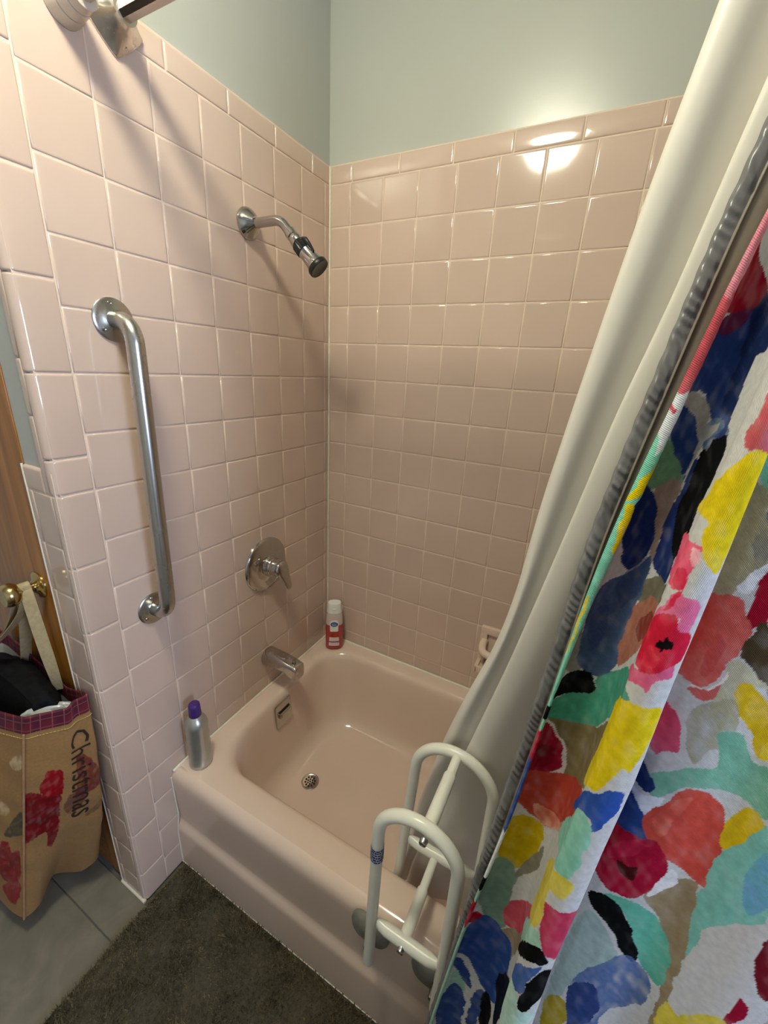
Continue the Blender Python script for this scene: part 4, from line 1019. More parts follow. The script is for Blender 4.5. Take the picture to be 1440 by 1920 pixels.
# PRINTS-BEGIN
FABRIC_PRINT = [[[35,58,116],[[-0.003,1.4743],[0.0443,1.4944],[0.0466,1.5147],[0.0847,1.4627],[0.067,1.4639],[0.0662,1.4467],[0.0713,1.4196],[0.0784,1.3886],[0.0596,1.3914],[0.0354,1.4252],[0.0018,1.4271],[-0.002,1.4504]],1],[[20,36,78],[[0.0456,1.4898],[0.048,1.5128],[0.0847,1.4627],[0.0684,1.457],[0.0731,1.426],[0.072,1.4079],[0.0565,1.4139],[0.0527,1.4525]],1],[[142,10,36],[[-0.0019,1.5273],[-0.0022,1.5405],[-0.0022,1.5454],[0.0466,1.5147],[0.0502,1.4995],[0.0452,1.4933],[0.0318,1.4864],[-0.0009,1.4943],[-0.002,1.5108]],1],[[88,28,66],[[-0.0009,1.4806],[0.0298,1.492],[0.0451,1.4937],[0.0401,1.4809],[0.0304,1.4735]],1],[[158,152,146],[[-0.0028,1.425],[0.0298,1.425],[0.0465,1.4134],[0.0506,1.3956],[0.0504,1.3786],[0.0414,1.3925],[0.0246,1.4096],[0.0005,1.4119]],1],[[92,110,135],[[0.0491,1.3955],[0.0564,1.4038],[0.0713,1.3979],[0.0607,1.3888],[0.0544,1.3776]],0.7],[[35,58,110],[[0.0022,1.4116],[0.0233,1.4109],[0.0415,1.3952],[0.0469,1.3784],[0.0477,1.3634],[0.0506,1.3475],[0.0263,1.3757],[0.0011,1.3922]],1],[[108,148,128],[[0.0021,1.3865],[0.0298,1.3703],[0.0519,1.3448],[0.0202,1.3422],[0.003,1.3655]],1],[[45,68,108],[[0.0531,1.3801],[0.0643,1.3943],[0.0821,1.3966],[0.0822,1.3829],[0.0658,1.3756]],0.8],[[150,148,145],[[0.0452,1.3913],[0.054,1.3971],[0.0619,1.3981],[0.0531,1.3801],[0.0503,1.351],[0.0465,1.3563]],1],[[35,58,112],[[0.005,1.3918],[0.0297,1.3969],[0.0464,1.386],[0.0481,1.373],[0.049,1.351],[0.0351,1.3663]],1],[[105,146,112],[[0.0031,1.3851],[0.0245,1.3756],[0.0466,1.3508],[0.0264,1.3365],[0.008,1.3433],[0.0022,1.3693]],1],[[150,131,122],[[0.0264,1.3365],[0.0481,1.3476],[0.053,1.3202],[0.0543,1.2907],[0.0565,1.2652],[0.053,1.2513],[0.0478,1.2863],[0.0415,1.3098]],1],[[30,46,100],[[0.0539,1.3707],[0.053,1.3202],[0.0552,1.2879],[0.0599,1.2586],[0.0951,1.2581],[0.0928,1.2815],[0.0806,1.2945],[0.0672,1.3326]],1],[[8,8,10],[[0.0811,1.3914],[0.063,1.3882],[0.0608,1.3772],[0.0551,1.3775],[0.0566,1.3646],[0.0565,1.3438],[0.0596,1.3159],[0.0716,1.2907],[0.0928,1.2815],[0.0998,1.3116],[0.0938,1.3313],[0.0966,1.3577],[0.0932,1.3804]],1],[[28,45,97],[[0.0054,1.3419],[0.0302,1.3295],[0.0415,1.3098],[0.0479,1.2893],[0.0467,1.267],[0.0377,1.2514],[0.0219,1.265],[0.0039,1.3078],[0.0047,1.3281]],1],[[112,107,88],[[0.0555,1.2454],[0.0905,1.2594],[0.1344,1.2551],[0.0644,1.2205]],1],[[140,132,128],[[0.0007,1.1714],[0.0059,1.1912],[0.0286,1.1364],[0.0252,1.12],[0.0021,1.1403]],1],[[68,88,124],[[0.0083,1.2233],[0.0412,1.251],[0.0518,1.2707],[0.0575,1.2459],[0.0587,1.2149],[0.0573,1.1831],[0.0631,1.1505],[0.0515,1.125],[0.0252,1.1335],[0.0161,1.1701]],1],[[45,62,105],[[0.0322,1.2402],[0.0506,1.2682],[0.0565,1.232],[0.0441,1.2095]],0.6],[[45,60,105],[[0.0175,1.197],[0.0323,1.2076],[0.0403,1.1725],[0.0302,1.152]],0.6],[[168,108,88],[[0.0573,1.1831],[0.0598,1.2177],[0.0901,1.2402],[0.1475,1.2387],[0.1016,1.1952],[0.0655,1.1475]],1],[[134,56,46],[[0.0682,1.2021],[0.0953,1.2277],[0.1536,1.2349],[0.0848,1.1939]],1],[[72,152,128],[[0.004,1.083],[0.0492,1.1054],[0.0515,1.125],[0.0966,1.1676],[0.1468,1.1617],[0.0919,1.1029],[0.0516,1.0537],[0.0314,1.0485],[0.0078,1.0615]],1],[[8,8,9],[[0.0,1.1113],[0.0362,1.1278],[0.0476,1.1179],[0.048,1.1017],[0.0037,1.0842],[0.0146,1.0514],[-0.0014,1.0707],[-0.0001,1.0901]],1],[[125,110,76],[[0.0087,1.0614],[0.0575,1.0624],[0.1365,1.1448],[0.1358,1.0835],[0.1026,1.0203],[0.0493,0.9796],[0.0467,1.0177]],1],[[215,205,205],[[0.0035,1.0663],[0.0348,1.0379],[0.0478,1.0148],[0.0505,0.9895],[0.0415,0.9883]],1],[[152,20,46],[[0.0011,1.0618],[0.0304,1.0383],[0.0424,1.0159],[0.0439,0.9895],[0.0198,0.9766],[-0.0011,0.9957],[-0.0024,1.0258]],1],[[110,8,30],[[0.0127,1.02],[0.0341,1.0163],[0.0353,0.992],[0.0188,0.9894]],0.7],[[178,66,50],[[-0.0028,0.981],[0.0428,0.9837],[0.0904,1.0104],[0.1364,1.0305],[0.0653,0.9156],[0.0442,0.9069],[0.0058,0.9366],[0.0012,0.9476]],1],[[215,150,125],[[0.0323,0.9295],[0.0686,0.9323],[0.0996,0.9686],[0.0806,0.9294],[0.0515,0.9029]],0.6],[[196,166,12],[[0.0048,0.9066],[0.0479,0.9044],[0.0566,0.8834],[0.0465,0.823],[0.0147,0.834],[-0.0009,0.8812]],1],[[118,148,130],[[0.0107,0.8297],[0.0426,0.816],[0.0466,0.7599],[0.0494,0.7012],[0.0296,0.7135],[0.0058,0.7669]],1],[[132,126,110],[[0.0421,0.8066],[0.0596,0.8749],[0.0641,0.8442],[0.0539,0.8163]],1],[[150,131,112],[[0.0494,0.7012],[0.0897,0.7853],[0.0826,0.725],[0.0644,0.6798]],1],[[198,82,98],[[0.0437,0.7484],[0.0576,0.7751],[0.1024,0.8285],[0.0774,0.7515],[0.0507,0.7151]],1],[[165,15,45],[[0.0058,0.7246],[0.0263,0.7166],[0.0317,0.6943],[0.0059,0.706],[0.0021,0.7231]],1],[[150,190,170],[[0.0186,0.5991],[0.0331,0.557],[0.012,0.5201]],1],[[45,74,140],[[0.0048,0.6663],[0.0285,0.7178],[0.0505,0.7025],[0.0684,0.6883],[0.0715,0.6605],[0.075,0.6029],[0.0597,0.5696],[0.0465,0.5836],[0.027,0.624],[0.0064,0.6376]],1],[[45,70,130],[[0.005,0.6273],[0.0245,0.6116],[0.0378,0.5738],[0.0374,0.5622],[0.0236,0.5836]],1],[[50,75,132],[[0.0102,0.5217],[0.0219,0.5637],[0.0373,0.5273],[0.0396,0.4705],[0.0173,0.4519]],1],[[52,78,135],[[0.0416,0.5414],[0.0478,0.5749],[0.0541,0.5513],[0.053,0.4912],[0.0468,0.4811]],1],[[10,10,14],[[0.0505,0.5735],[0.0609,0.568],[0.0699,0.5359],[0.0575,0.5021]],1],[[14,18,38],[[0.0657,0.6479],[0.1587,0.7726],[0.1589,0.7584],[0.0913,0.5881],[0.0665,0.5873]],1],[[140,212,195],[[-0.002,1.612],[0.0031,1.612],[0.0062,1.612],[0.0062,1.572],[0.0031,1.572],[-0.002,1.572]],1],[[236,222,222],[[-0.002,1.572],[0.0031,1.572],[0.0062,1.572],[0.0062,1.556],[0.0031,1.556],[-0.002,1.556]],1],[[220,135,150],[[-0.002,1.556],[0.0031,1.556],[0.0062,1.556],[0.0062,1.5],[0.0031,1.5],[-0.002,1.5]],1],[[203,88,98],[[-0.002,1.5],[0.0031,1.5],[0.0062,1.5],[0.0062,1.424],[0.0031,1.424],[-0.002,1.424]],1],[[228,232,238],[[-0.002,1.424],[0.0031,1.424],[0.0062,1.424],[0.0062,1.368],[0.0031,1.368],[-0.002,1.368]],1],[[135,214,188],[[-0.002,1.368],[0.0031,1.368],[0.0062,1.368],[0.0062,1.084],[0.0031,1.084],[-0.002,1.084]],1],[[12,14,20],[[-0.002,1.084],[0.0031,1.084],[0.0062,1.084],[0.0062,1.064],[0.0031,1.064],[-0.002,1.064]],1],[[150,205,185],[[-0.002,1.064],[0.0031,1.064],[0.0062,1.064],[0.0062,1.044],[0.0031,1.044],[-0.002,1.044]],1],[[205,40,70],[[-0.002,1.048],[0.0031,1.048],[0.0062,1.048],[0.0062,1.0],[0.0031,1.0],[-0.002,1.0]],1],[[62,88,160],[[-0.002,1.004],[0.0031,1.004],[0.0062,1.004],[0.0062,0.888],[0.0031,0.888],[-0.002,0.888]],1],[[228,230,232],[[-0.002,0.888],[0.0031,0.888],[0.0062,0.888],[0.0062,0.804],[0.0031,0.804],[-0.002,0.804]],1],[[10,10,12],[[-0.002,0.804],[0.0031,0.804],[0.0062,0.804],[0.0062,0.78],[0.0031,0.78],[-0.002,0.78]],1],[[150,190,170],[[-0.002,0.78],[0.0031,0.78],[0.0062,0.78],[0.0062,0.756],[0.0031,0.756],[-0.002,0.756]],1],[[165,15,45],[[-0.002,0.756],[0.0031,0.756],[0.0062,0.756],[0.0062,0.7],[0.0031,0.7],[-0.002,0.7]],1],[[150,190,170],[[-0.002,0.7],[0.0031,0.7],[0.0062,0.7],[0.0062,0.476],[0.0031,0.476],[-0.002,0.476]],1],[[205,75,88],[[0.0005,1.4166],[0.0028,1.4108],[0.0011,1.4067]],1],[[236,212,20],[[0.0033,1.3591],[0.0063,1.3622],[0.0071,1.3484],[0.0045,1.33],[0.0011,1.323],[-0.0001,1.3285],[0.0023,1.3414]],1],[[236,212,20],[[0.0037,1.3201],[0.0068,1.3163],[0.007,1.2822],[0.0023,1.2693],[0.0018,1.282]],1],[[225,205,60],[[0.0008,1.2164],[0.0027,1.2153],[0.0004,1.1528],[-0.0003,1.1663]],1],[[197,82,92],[[0.1485,1.4293],[0.1484,1.4164],[0.1473,1.3999],[0.1482,1.3896],[0.1591,1.3888],[0.1725,1.384],[0.1767,1.3888]],1],[[192,86,92],[[0.146,1.4069],[0.1494,1.3897],[0.159,1.3898],[0.1733,1.3859],[0.1647,1.4064]],1],[[224,197,24],[[0.1591,1.3895],[0.1766,1.3854],[0.1787,1.3747],[0.1819,1.3525],[0.179,1.3309],[0.1774,1.3091],[0.1724,1.2946],[0.165,1.2972],[0.1533,1.3069],[0.1472,1.3252],[0.1459,1.3328],[0.0966,1.3297],[0.0945,1.339],[0.1318,1.362],[0.1498,1.3833]],1],[[228,88,118],[[0.0912,1.3068],[0.1471,1.3128],[0.1516,1.3049],[0.1523,1.293],[0.1506,1.2821],[0.1438,1.2736],[0.099,1.2695],[0.0963,1.2853]],1],[[240,190,200],[[0.1436,1.3076],[0.1504,1.3091],[0.1534,1.2985],[0.1495,1.2964]],0.6],[[212,36,76],[[0.1392,1.2894],[0.1482,1.2909],[0.1505,1.2806],[0.1437,1.2739],[0.1371,1.2805]],1],[[222,108,148],[[0.1524,1.2725],[0.1639,1.2709],[0.1701,1.2636],[0.1683,1.2516],[0.1682,1.24],[0.1584,1.2438],[0.1541,1.2537],[0.1351,1.2413],[0.1402,1.2583],[0.1471,1.2737]],1],[[212,40,75],[[0.1416,1.2536],[0.1473,1.2725],[0.1511,1.2759],[0.1492,1.263],[0.1436,1.253]],1],[[215,96,132],[[0.0993,1.1747],[0.1486,1.198],[0.1602,1.2061],[0.1694,1.211],[0.1724,1.1981],[0.1589,1.1939],[0.155,1.181],[0.1475,1.1825],[0.1025,1.1656]],1],[[206,30,60],[[0.1351,1.2413],[0.1525,1.2538],[0.159,1.2426],[0.1713,1.2398],[0.1763,1.225],[0.1723,1.2122],[0.1608,1.2048],[0.1495,1.1968],[0.1334,1.1951],[0.1011,1.2011]],1],[[228,60,80],[[0.1437,1.2132],[0.1483,1.2204],[0.1561,1.2123],[0.1516,1.2041],[0.1441,1.2018]],0.6],[[18,8,10],[[0.1497,1.2286],[0.1533,1.2289],[0.1543,1.2344],[0.158,1.2314],[0.161,1.2318],[0.1616,1.2258],[0.1573,1.2244],[0.1562,1.2179],[0.1543,1.222],[0.1507,1.2221]],1],[[224,197,24],[[0.1023,1.138],[0.1561,1.1669],[0.1756,1.1635],[0.1779,1.1408],[0.1711,1.1095],[0.1659,1.0987],[0.1609,1.1027],[0.158,1.0929],[0.154,1.0796],[0.1486,1.0678],[0.0985,1.0229],[0.0932,1.0432],[0.0968,1.0864]],1],[[46,82,162],[[0.0932,0.9986],[0.1497,1.065],[0.1683,1.0739],[0.1713,1.0567],[0.1647,1.033],[0.1563,1.0218],[0.1482,1.0339],[0.0979,0.9873]],1],[[140,202,182],[[0.0812,0.9514],[0.138,1.0298],[0.1522,1.0298],[0.1587,1.018],[0.1582,0.9866],[0.1554,0.9576],[0.138,0.9488],[0.0883,0.9259]],1],[[216,197,78],[[0.0894,0.899],[0.1462,0.9519],[0.1629,0.9506],[0.1562,0.9309],[0.1413,0.9196],[0.1447,0.8703],[0.0916,0.8061],[0.0875,0.8464]],1],[[165,206,186],[[0.0849,0.7894],[0.1505,0.8736],[0.1591,0.8524],[0.0924,0.762],[0.0804,0.7569]],1],[[192,56,86],[[0.1463,0.9101],[0.179,0.9177],[0.1803,0.8898],[0.18,0.8437],[0.163,0.8513],[0.1513,0.8674],[0.1474,0.8904]],1],[[185,216,202],[[0.1288,0.7515],[0.1332,0.7749],[0.1543,0.7684],[0.164,0.7588],[0.1751,0.7604],[0.1694,0.7349],[0.1436,0.7012]],1],[[66,96,156],[[0.1257,0.7828],[0.1624,0.8319],[0.157,0.8035],[0.1524,0.7768],[0.1373,0.7749]],1],[[8,8,9],[[0.0948,0.7667],[0.1402,0.8383],[0.156,0.8561],[0.1683,0.8409],[0.1619,0.8329],[0.1448,0.8213],[0.0883,0.7367]],1],[[8,8,9],[[0.1573,0.8006],[0.1661,0.8256],[0.1802,0.8211],[0.1835,0.7879],[0.1693,0.7712],[0.1601,0.7543],[0.1531,0.7623]],1],[[132,206,172],[[0.2366,1.3658],[0.2379,1.3813],[0.2464,1.3562],[0.2426,1.3563]],1],[[174,164,132],[[0.1906,1.3637],[0.2426,1.3563],[0.2528,1.3351],[0.2636,1.3013],[0.2587,1.2824],[0.2545,1.2713],[0.2519,1.2651],[0.239,1.2613],[0.1884,1.2932],[0.1873,1.3254],[0.1855,1.3469]],1],[[128,124,112],[[0.2503,1.3118],[0.2553,1.3271],[0.2624,1.3057],[0.2572,1.29]],0.5],[[160,10,40],[[0.2672,1.2906],[0.2643,1.2739],[0.2655,1.2543],[0.2692,1.2404],[0.2752,1.2425],[0.2813,1.2472]],1],[[235,236,240],[[0.2528,1.2722],[0.2579,1.2875],[0.2644,1.2988],[0.2635,1.2778],[0.2591,1.2658]],1],[[72,58,36],[[0.2727,1.235],[0.2808,1.248],[0.2995,1.1951],[0.2876,1.2021],[0.2764,1.2123],[0.2723,1.2146]],1],[[186,181,152],[[0.2722,1.2106],[0.2884,1.2007],[0.2996,1.1938],[0.2972,1.1899],[0.2803,1.1879],[0.2821,1.1626],[0.2693,1.1561],[0.2684,1.1867]],1],[[206,172,26],[[0.2785,1.1854],[0.2897,1.1899],[0.3004,1.1802],[0.3078,1.1711],[0.2857,1.1641]],1],[[206,96,86],[[0.2379,1.261],[0.2518,1.2655],[0.2604,1.2593],[0.2701,1.2425],[0.2723,1.2263],[0.2691,1.2048],[0.2644,1.1867],[0.257,1.176],[0.2465,1.1743],[0.1872,1.198],[0.1924,1.2301],[0.1937,1.254]],1],[[190,60,60],[[0.2511,1.2162],[0.2569,1.2277],[0.2627,1.2047],[0.2579,1.1869],[0.2519,1.1865]],0.5],[[240,225,215],[[0.2473,1.1725],[0.2578,1.1743],[0.2654,1.183],[0.2702,1.1979],[0.2674,1.1799],[0.2587,1.1716]],1],[[202,92,88],[[0.2475,1.1675],[0.2568,1.1739],[0.2634,1.176],[0.2684,1.1828],[0.2681,1.1711],[0.2612,1.1622],[0.2509,1.1635]],1],[[206,172,26],[[0.2807,1.1706],[0.3049,1.1713],[0.3132,1.1548],[0.3161,1.1221],[0.3069,1.1391],[0.2971,1.1507],[0.2853,1.1621]],1],[[212,82,112],[[0.2053,1.1447],[0.2478,1.1408],[0.2569,1.1225],[0.2594,1.1052],[0.2519,1.0977],[0.2388,1.0902],[0.1952,1.1365]],1],[[162,157,128],[[0.258,1.1478],[0.2807,1.1706],[0.296,1.1296],[0.2815,1.1166],[0.2712,1.0962]],0.8],[[122,178,152],[[0.2827,1.1355],[0.2991,1.1412],[0.3138,1.1165],[0.325,1.1169],[0.3382,1.0737],[0.3249,1.0759],[0.3068,1.0791],[0.2816,1.0745],[0.2695,1.0585],[0.2582,1.0447],[0.2464,1.0621],[0.2712,1.0906],[0.2909,1.1032]],1],[[30,50,102],[[0.1929,1.101],[0.245,1.0694],[0.2526,1.0441],[0.191,1.0721]],1],[[40,70,132],[[0.1927,1.0668],[0.2571,1.0217],[0.2704,0.9976],[0.2544,0.9838],[0.1886,1.0176],[0.1951,1.041]],1],[[226,230,236],[[0.239,1.0411],[0.2535,1.0403],[0.2653,1.048],[0.2624,1.026],[0.2551,1.0228]],1],[[152,133,102],[[0.2855,0.9304],[0.3049,0.9631],[0.3224,0.9641],[0.3297,0.9224],[0.3372,0.8719],[0.34,0.8379],[0.3448,0.7825],[0.3363,0.7672],[0.3306,0.8565],[0.3006,0.9096]],1],[[225,222,222],[[0.2884,0.9281],[0.2938,0.9589],[0.2983,0.9714],[0.3059,0.9618],[0.3018,0.9461]],1],[[202,76,62],[[0.2589,1.02],[0.2672,1.0427],[0.2778,1.0683],[0.2931,1.0739],[0.3102,1.0579],[0.3186,1.034],[0.3235,0.9983],[0.3233,0.9674],[0.305,0.9753],[0.2881,0.9833],[0.2685,0.9925]],1],[[222,110,92],[[0.2654,1.0228],[0.2754,1.0524],[0.2843,1.0608],[0.2798,1.0208],[0.2753,1.0047]],0.5],[[216,182,26],[[0.316,1.044],[0.3252,1.0739],[0.3381,1.0651],[0.3401,1.0441],[0.3298,1.0246],[0.3205,1.0188]],1],[[166,15,50],[[0.1969,0.9926],[0.2545,0.9897],[0.2744,0.9976],[0.2929,0.9756],[0.2931,0.9555],[0.2826,0.9241],[0.2645,0.911],[0.2477,0.9122],[0.1937,0.9697]],1],[[205,50,85],[[0.2411,0.9556],[0.2545,0.9824],[0.2703,0.987],[0.2617,0.9658],[0.2489,0.9486]],0.55],[[70,14,10],[[0.2543,0.9505],[0.2643,0.9506],[0.2713,0.959],[0.2712,0.939],[0.2607,0.9393]],1],[[126,190,178],[[0.3216,1.0091],[0.3314,1.036],[0.341,1.0653],[0.3672,0.9886],[0.3565,0.9612],[0.3397,0.9289],[0.3355,0.8841],[0.3264,0.9455]],1],[[100,160,196],[[0.342,1.0095],[0.349,1.0424],[0.3635,0.9995],[0.3544,0.9727]],0.8],[[162,182,176],[[0.2442,0.8457],[0.2536,0.8679],[0.2714,0.8576],[0.2898,0.8257],[0.2644,0.7714],[0.252,0.7099],[0.2408,0.7016]],1],[[100,180,155],[[0.2462,0.8926],[0.2774,0.9139],[0.2994,0.9069],[0.3235,0.8798],[0.3314,0.8576],[0.3333,0.8274],[0.3197,0.827],[0.3049,0.8469],[0.2766,0.894]],1],[[8,8,9],[[0.2434,0.8877],[0.2543,0.8999],[0.2742,0.8953],[0.2929,0.8707],[0.3061,0.8481],[0.307,0.8339],[0.2949,0.8355],[0.2743,0.8646],[0.2551,0.8731]],1],[[82,106,152],[[0.2598,0.7572],[0.2823,0.82],[0.3004,0.8398],[0.3243,0.8185],[0.3243,0.7861],[0.3018,0.7427],[0.2949,0.7109],[0.2714,0.6884]],0.9],[[48,68,120],[[0.2595,0.7477],[0.2793,0.7742],[0.2941,0.7373],[0.2816,0.7007],[0.2714,0.6884]],1],[[170,150,42],[[0.2439,0.7039],[0.2606,0.7233],[0.2682,0.6831],[0.2491,0.6524]],1],[[112,14,30],[[0.3748,0.966],[0.3761,0.9318],[0.3882,0.9016],[0.3977,0.9012]],1],[[150,10,45],[[0.3798,0.8864],[0.3919,0.8679],[0.382,0.844],[0.3782,0.8732]],1],[[216,196,70],[[0.3399,0.8173],[0.3524,0.8128],[0.3654,0.8386],[0.3773,0.8497],[0.3804,0.8414],[0.3427,0.7784]],1]]
BAG_PRINT = [[[120,12,22],[[0.1499,-0.2157],[0.1253,-0.2207],[0.1124,-0.2312],[0.0901,-0.2393],[0.0807,-0.2546],[0.0831,-0.2803],[0.0811,-0.3106],[0.0831,-0.3544],[0.0901,-0.4096],[0.1038,-0.4125],[0.1078,-0.3596],[0.1253,-0.3547],[0.15,-0.3679],[0.1537,-0.3121],[0.1534,-0.2478]],1],[[150,10,24],[[0.1038,-0.1609],[0.083,-0.1679],[0.0752,-0.1862],[0.0763,-0.2312],[0.0827,-0.2472],[0.1124,-0.2312],[0.1212,-0.21],[0.114,-0.1818]],1],[[90,4,14],[[0.1526,-0.245],[0.1164,-0.2407],[0.0827,-0.2472],[0.085,-0.2527],[0.1158,-0.2505],[0.1529,-0.2541]],0.7],[[90,4,14],[[0.1529,-0.2971],[0.1056,-0.304],[0.0814,-0.2914],[0.0898,-0.312],[0.1212,-0.3252],[0.1403,-0.313]],0.6],[[112,22,22],[[0.0461,-0.1539],[0.0262,-0.1585],[0.0077,-0.2021],[0.0004,-0.2473],[0.0005,-0.2775],[0.0248,-0.2817],[0.0526,-0.2804],[0.047,-0.2187]],0.8],[[92,26,20],[[0.0629,-0.2579],[0.032,-0.2664],[0.0398,-0.3074],[0.0613,-0.3234],[0.0743,-0.2999]],0.6],[[100,66,34],[[0.0366,-0.3583],[0.0036,-0.3397],[0.0027,-0.3613],[0.0292,-0.3678]],0.5],[[60,62,50],[[0.2148,-0.3623],[0.1878,-0.3057],[0.1641,-0.2767],[0.1562,-0.282],[0.1565,-0.3426]],0.9],[[140,18,28],[[0.227,-0.3906],[0.2026,-0.3789],[0.1916,-0.409],[0.1675,-0.3981],[0.1625,-0.4491],[0.1675,-0.4985],[0.2178,-0.5201],[0.2375,-0.4975]],1],[[150,28,36],[[0.2334,-0.5414],[0.1675,-0.4985],[0.1673,-0.5571],[0.1903,-0.5907],[0.2209,-0.5728]],1],[[90,4,14],[[0.2375,-0.4975],[0.1993,-0.4483],[0.1674,-0.4098],[0.1933,-0.4662]],0.6],[[205,180,140],[[0.1943,-0.1297],[0.1625,-0.105],[0.1576,-0.1363],[0.18,-0.1513]],0.6],[[205,180,140],[[0.2243,-0.2569],[0.1957,-0.2726],[0.2075,-0.2927],[0.2241,-0.2917]],0.6]]
# PRINTS-END

zs = list(np.arange(0.11, 0.44, 0.012)) + list(np.arange(0.44, 1.66, 0.0014)) + list(np.arange(1.66, 1.923, 0.012))
segs = [8, 8, 6, 12, 24, 24, 12, 12, 10, 12, 12, 10, 10, 12, 20, 30, 34, 34, 32, 34, 24, 8, 8, 8, 8, 8]
V, U = cloth_grid(zs, fabric_section, segs)
def beyond(p):
    u, v = p
    low = v < np.interp(u, [0, .12, .35], [.43, .63, .77]) - 0.05
    side = u > np.interp(v, [.78, .86, 1.03, 1.18, 1.32, 1.45], [.37, .345, .30, .24, .18, .12]) + 0.055
    return low or side or v > 1.64
MORE = []
for du, dv in ((0, -.5), (.02, -.68), (.22, .1), (.22, -.45), (.44, 0), (.44, -.5), (.02, .55), (.25, .5), (.66, .05), (.66, -.55), (.46, .5)):
    for c, pl_, op in FABRIC_PRINT:
        if max(q[0] for q in pl_) < 0.0095: continue       # the narrow hem bands stay on the hem
        qq = [[a + du, b + dv] for a, b in pl_]
        if all(beyond(q) for q in qq): MORE.append([c, qq, op])
colr = paint(U, (0.56, 0.55, 0.54), MORE + FABRIC_PRINT)
curtain = grid_object('shower_curtain', V, U, M['fabric'], None, (1.1, -0.74, 1.95), colr)
tag(curtain, 'white fabric shower curtain with a bold painted floral print', 'shower curtain')

def liner_section(z):
    d = 1.93 - z
    L, F_ = tab(z, T_L), tab(z, T_F)
    yl = -0.645 + 0.05 * d
    yf_ = -0.660 + 0.055 * d
    F_ = max(F_, L + 0.028)
    return [(L + 0.09, yl + 0.030), (L + 0.05, yl + 0.034), (L + 0.015, yl + 0.024), (L + 0.001, yl + 0.010), (L, yl), (L + 0.006, yl - 0.008), (L + 0.35 * (F_ - L), yl - 0.010), (L + 0.7 * (F_ - L), yl - 0.003), (F_ + 0.004, yl + 0.002),
            (F_ + 0.020, yl + 0.004), (F_ + 0.012, yf_ + 0.006), (F_, yf_ + 0.001), (F_ + 0.004, yf_ - 0.006), (F_ + 0.030, yf_ - 0.008), (F_ + 0.07, yf_ + 0.004), (F_ + 0.13, yf_ + 0.020),
            (F_ + 0.20, yf_ - 0.006), (F_ + 0.28, yf_ + 0.02), (F_ + 0.36, yf_ - 0.006), (F_ + 0.44, yf_ + 0.02), (F_ + 0.5, yf_)]
zl = list(np.arange(0.20, 1.952, 0.02))
V, U = cloth_grid(zl, liner_section, [6] * 20)
V[..., 1] += 0.0012 * np.sin(V[..., 2] * 17 + V[..., 0] * 30)
liner = grid_object('shower_liner', V, U, M['liner'], None, (1.0, -0.64, 1.95))
tag(liner, 'plain beige vinyl shower liner hanging inside the tub', 'shower liner')

def hem_xy(z):
    d = 1.93 - z
    return tab(z, T_H), -0.690 - 0.100 * d
def hem_section(z):
    H, y = hem_xy(z)
    return [(H, y + 0.002), (H + 0.003, y - 0.0010), (H + 0.009, y - 0.0010), (H + 0.0135, y - 0.0005)]
def hemback_section(z):
    H, y = hem_xy(z)
    d = 1.93 - z
    return [(H + 0.0135, y - 0.0004), (H + 0.0155, y - 0.0016), (H + 0.018, y + 0.001), (H + 0.032, y + 0.003), (H + 0.05, y + 0.018), (H + 0.08, y + 0.030), (H + 0.14, y + 0.026), (H + 0.22, y + 0.034), (H + 0.32, y + 0.03)]
vl = thing('vinyl_liner', 'cloudy vinyl liner edge with gathered grey hem beside the floral curtain', 'shower liner', (1.0, -0.69, 1.93))
zh = list(np.arange(0.12, 1.915, 0.002))
V, U = cloth_grid(zh, hem_section, [5, 5, 5])
zz = V[..., 2] + 0.9 * U[..., 0] + 0.006 * np.sin(V[..., 2] * 37) + 0.004 * np.sin(V[..., 2] * 83 + 2)
wr = np.abs(np.sin(zz * math.pi / 0.021)) ** 0.6 * (0.55 + 0.45 * np.sin(V[..., 2] * 71 + 1.1)) + 0.35 * np.sin(zz * 2 * math.pi / 0.011 + 1)
V[..., 1] -= 0.0026 * wr * np.clip(U[..., 0] / 0.004, 0.15, 1) * np.clip((0.0150 - U[..., 0]) / 0.004, 0, 1)
V[..., 0] += 0.0004 * np.sin(V[..., 2] * 2 * math.pi / 0.026) * (1 - np.clip(U[..., 0] / 0.012, 0, 1))
grid_object('hem', V, U, M['hem'], vl)
zh = list(np.arange(0.12, 1.915, 0.015))
V, U = cloth_grid(zh, hemback_section, [3] * 8)
grid_object('vinyl_sheet', V, U, M['clear_vinyl'], vl)

# ------------------------------------------------------------------ rug
rug = thing('bath_rug', 'dark olive brown shaggy bath rug lying along the tub', 'rug', (0.6, -1.1, 0))
rx0, rx1, ry0, ry1 = 0.012, 1.25, -1.62, -0.7475
NX, NY = 90, 70
rs = np.random.RandomState(4)
def rug_h(x, y):
    e = np.minimum.reduce([x - rx0, rx1 - x, y - ry0, ry1 - y])
    return 0.009 * np.clip(e / 0.012, 0, 1) ** 0.5 + 0.0015 * np.sin(x * 61 + 2 * np.sin(y * 37)) * np.sin(y * 53 + x * 11)
X, Y = np.meshgrid(np.linspace(rx0, rx1, NX), np.linspace(ry0, ry1, NY))
H = rug_h(X, Y); H[0, :] = H[-1, :] = 0.0005; H[:, 0] = H[:, -1] = 0.0005
M['rugbase'] = mat('rug_backing', (0.060, 0.050, 0.030), 0.95, var=0.3, vscale=80)
grid_object('backing', np.dstack([X, Y, np.maximum(H, 0.0005)]), np.dstack([X, Y]), M['rugbase'], rug)
NT = 90000
dens = rs.rand(NT)
tx_ = rx0 + 0.003 + rs.rand(NT) ** 1.25 * (rx1 - rx0 - 0.006)
ty_ = ry1 - 0.001 - rs.rand(NT) ** 1.3 * (ry1 - ry0 - 0.006)
tz_ = np.maximum(rug_h(tx_, ty_) - 0.004, 0.001)
ang = rs.rand(NT) * 6.283
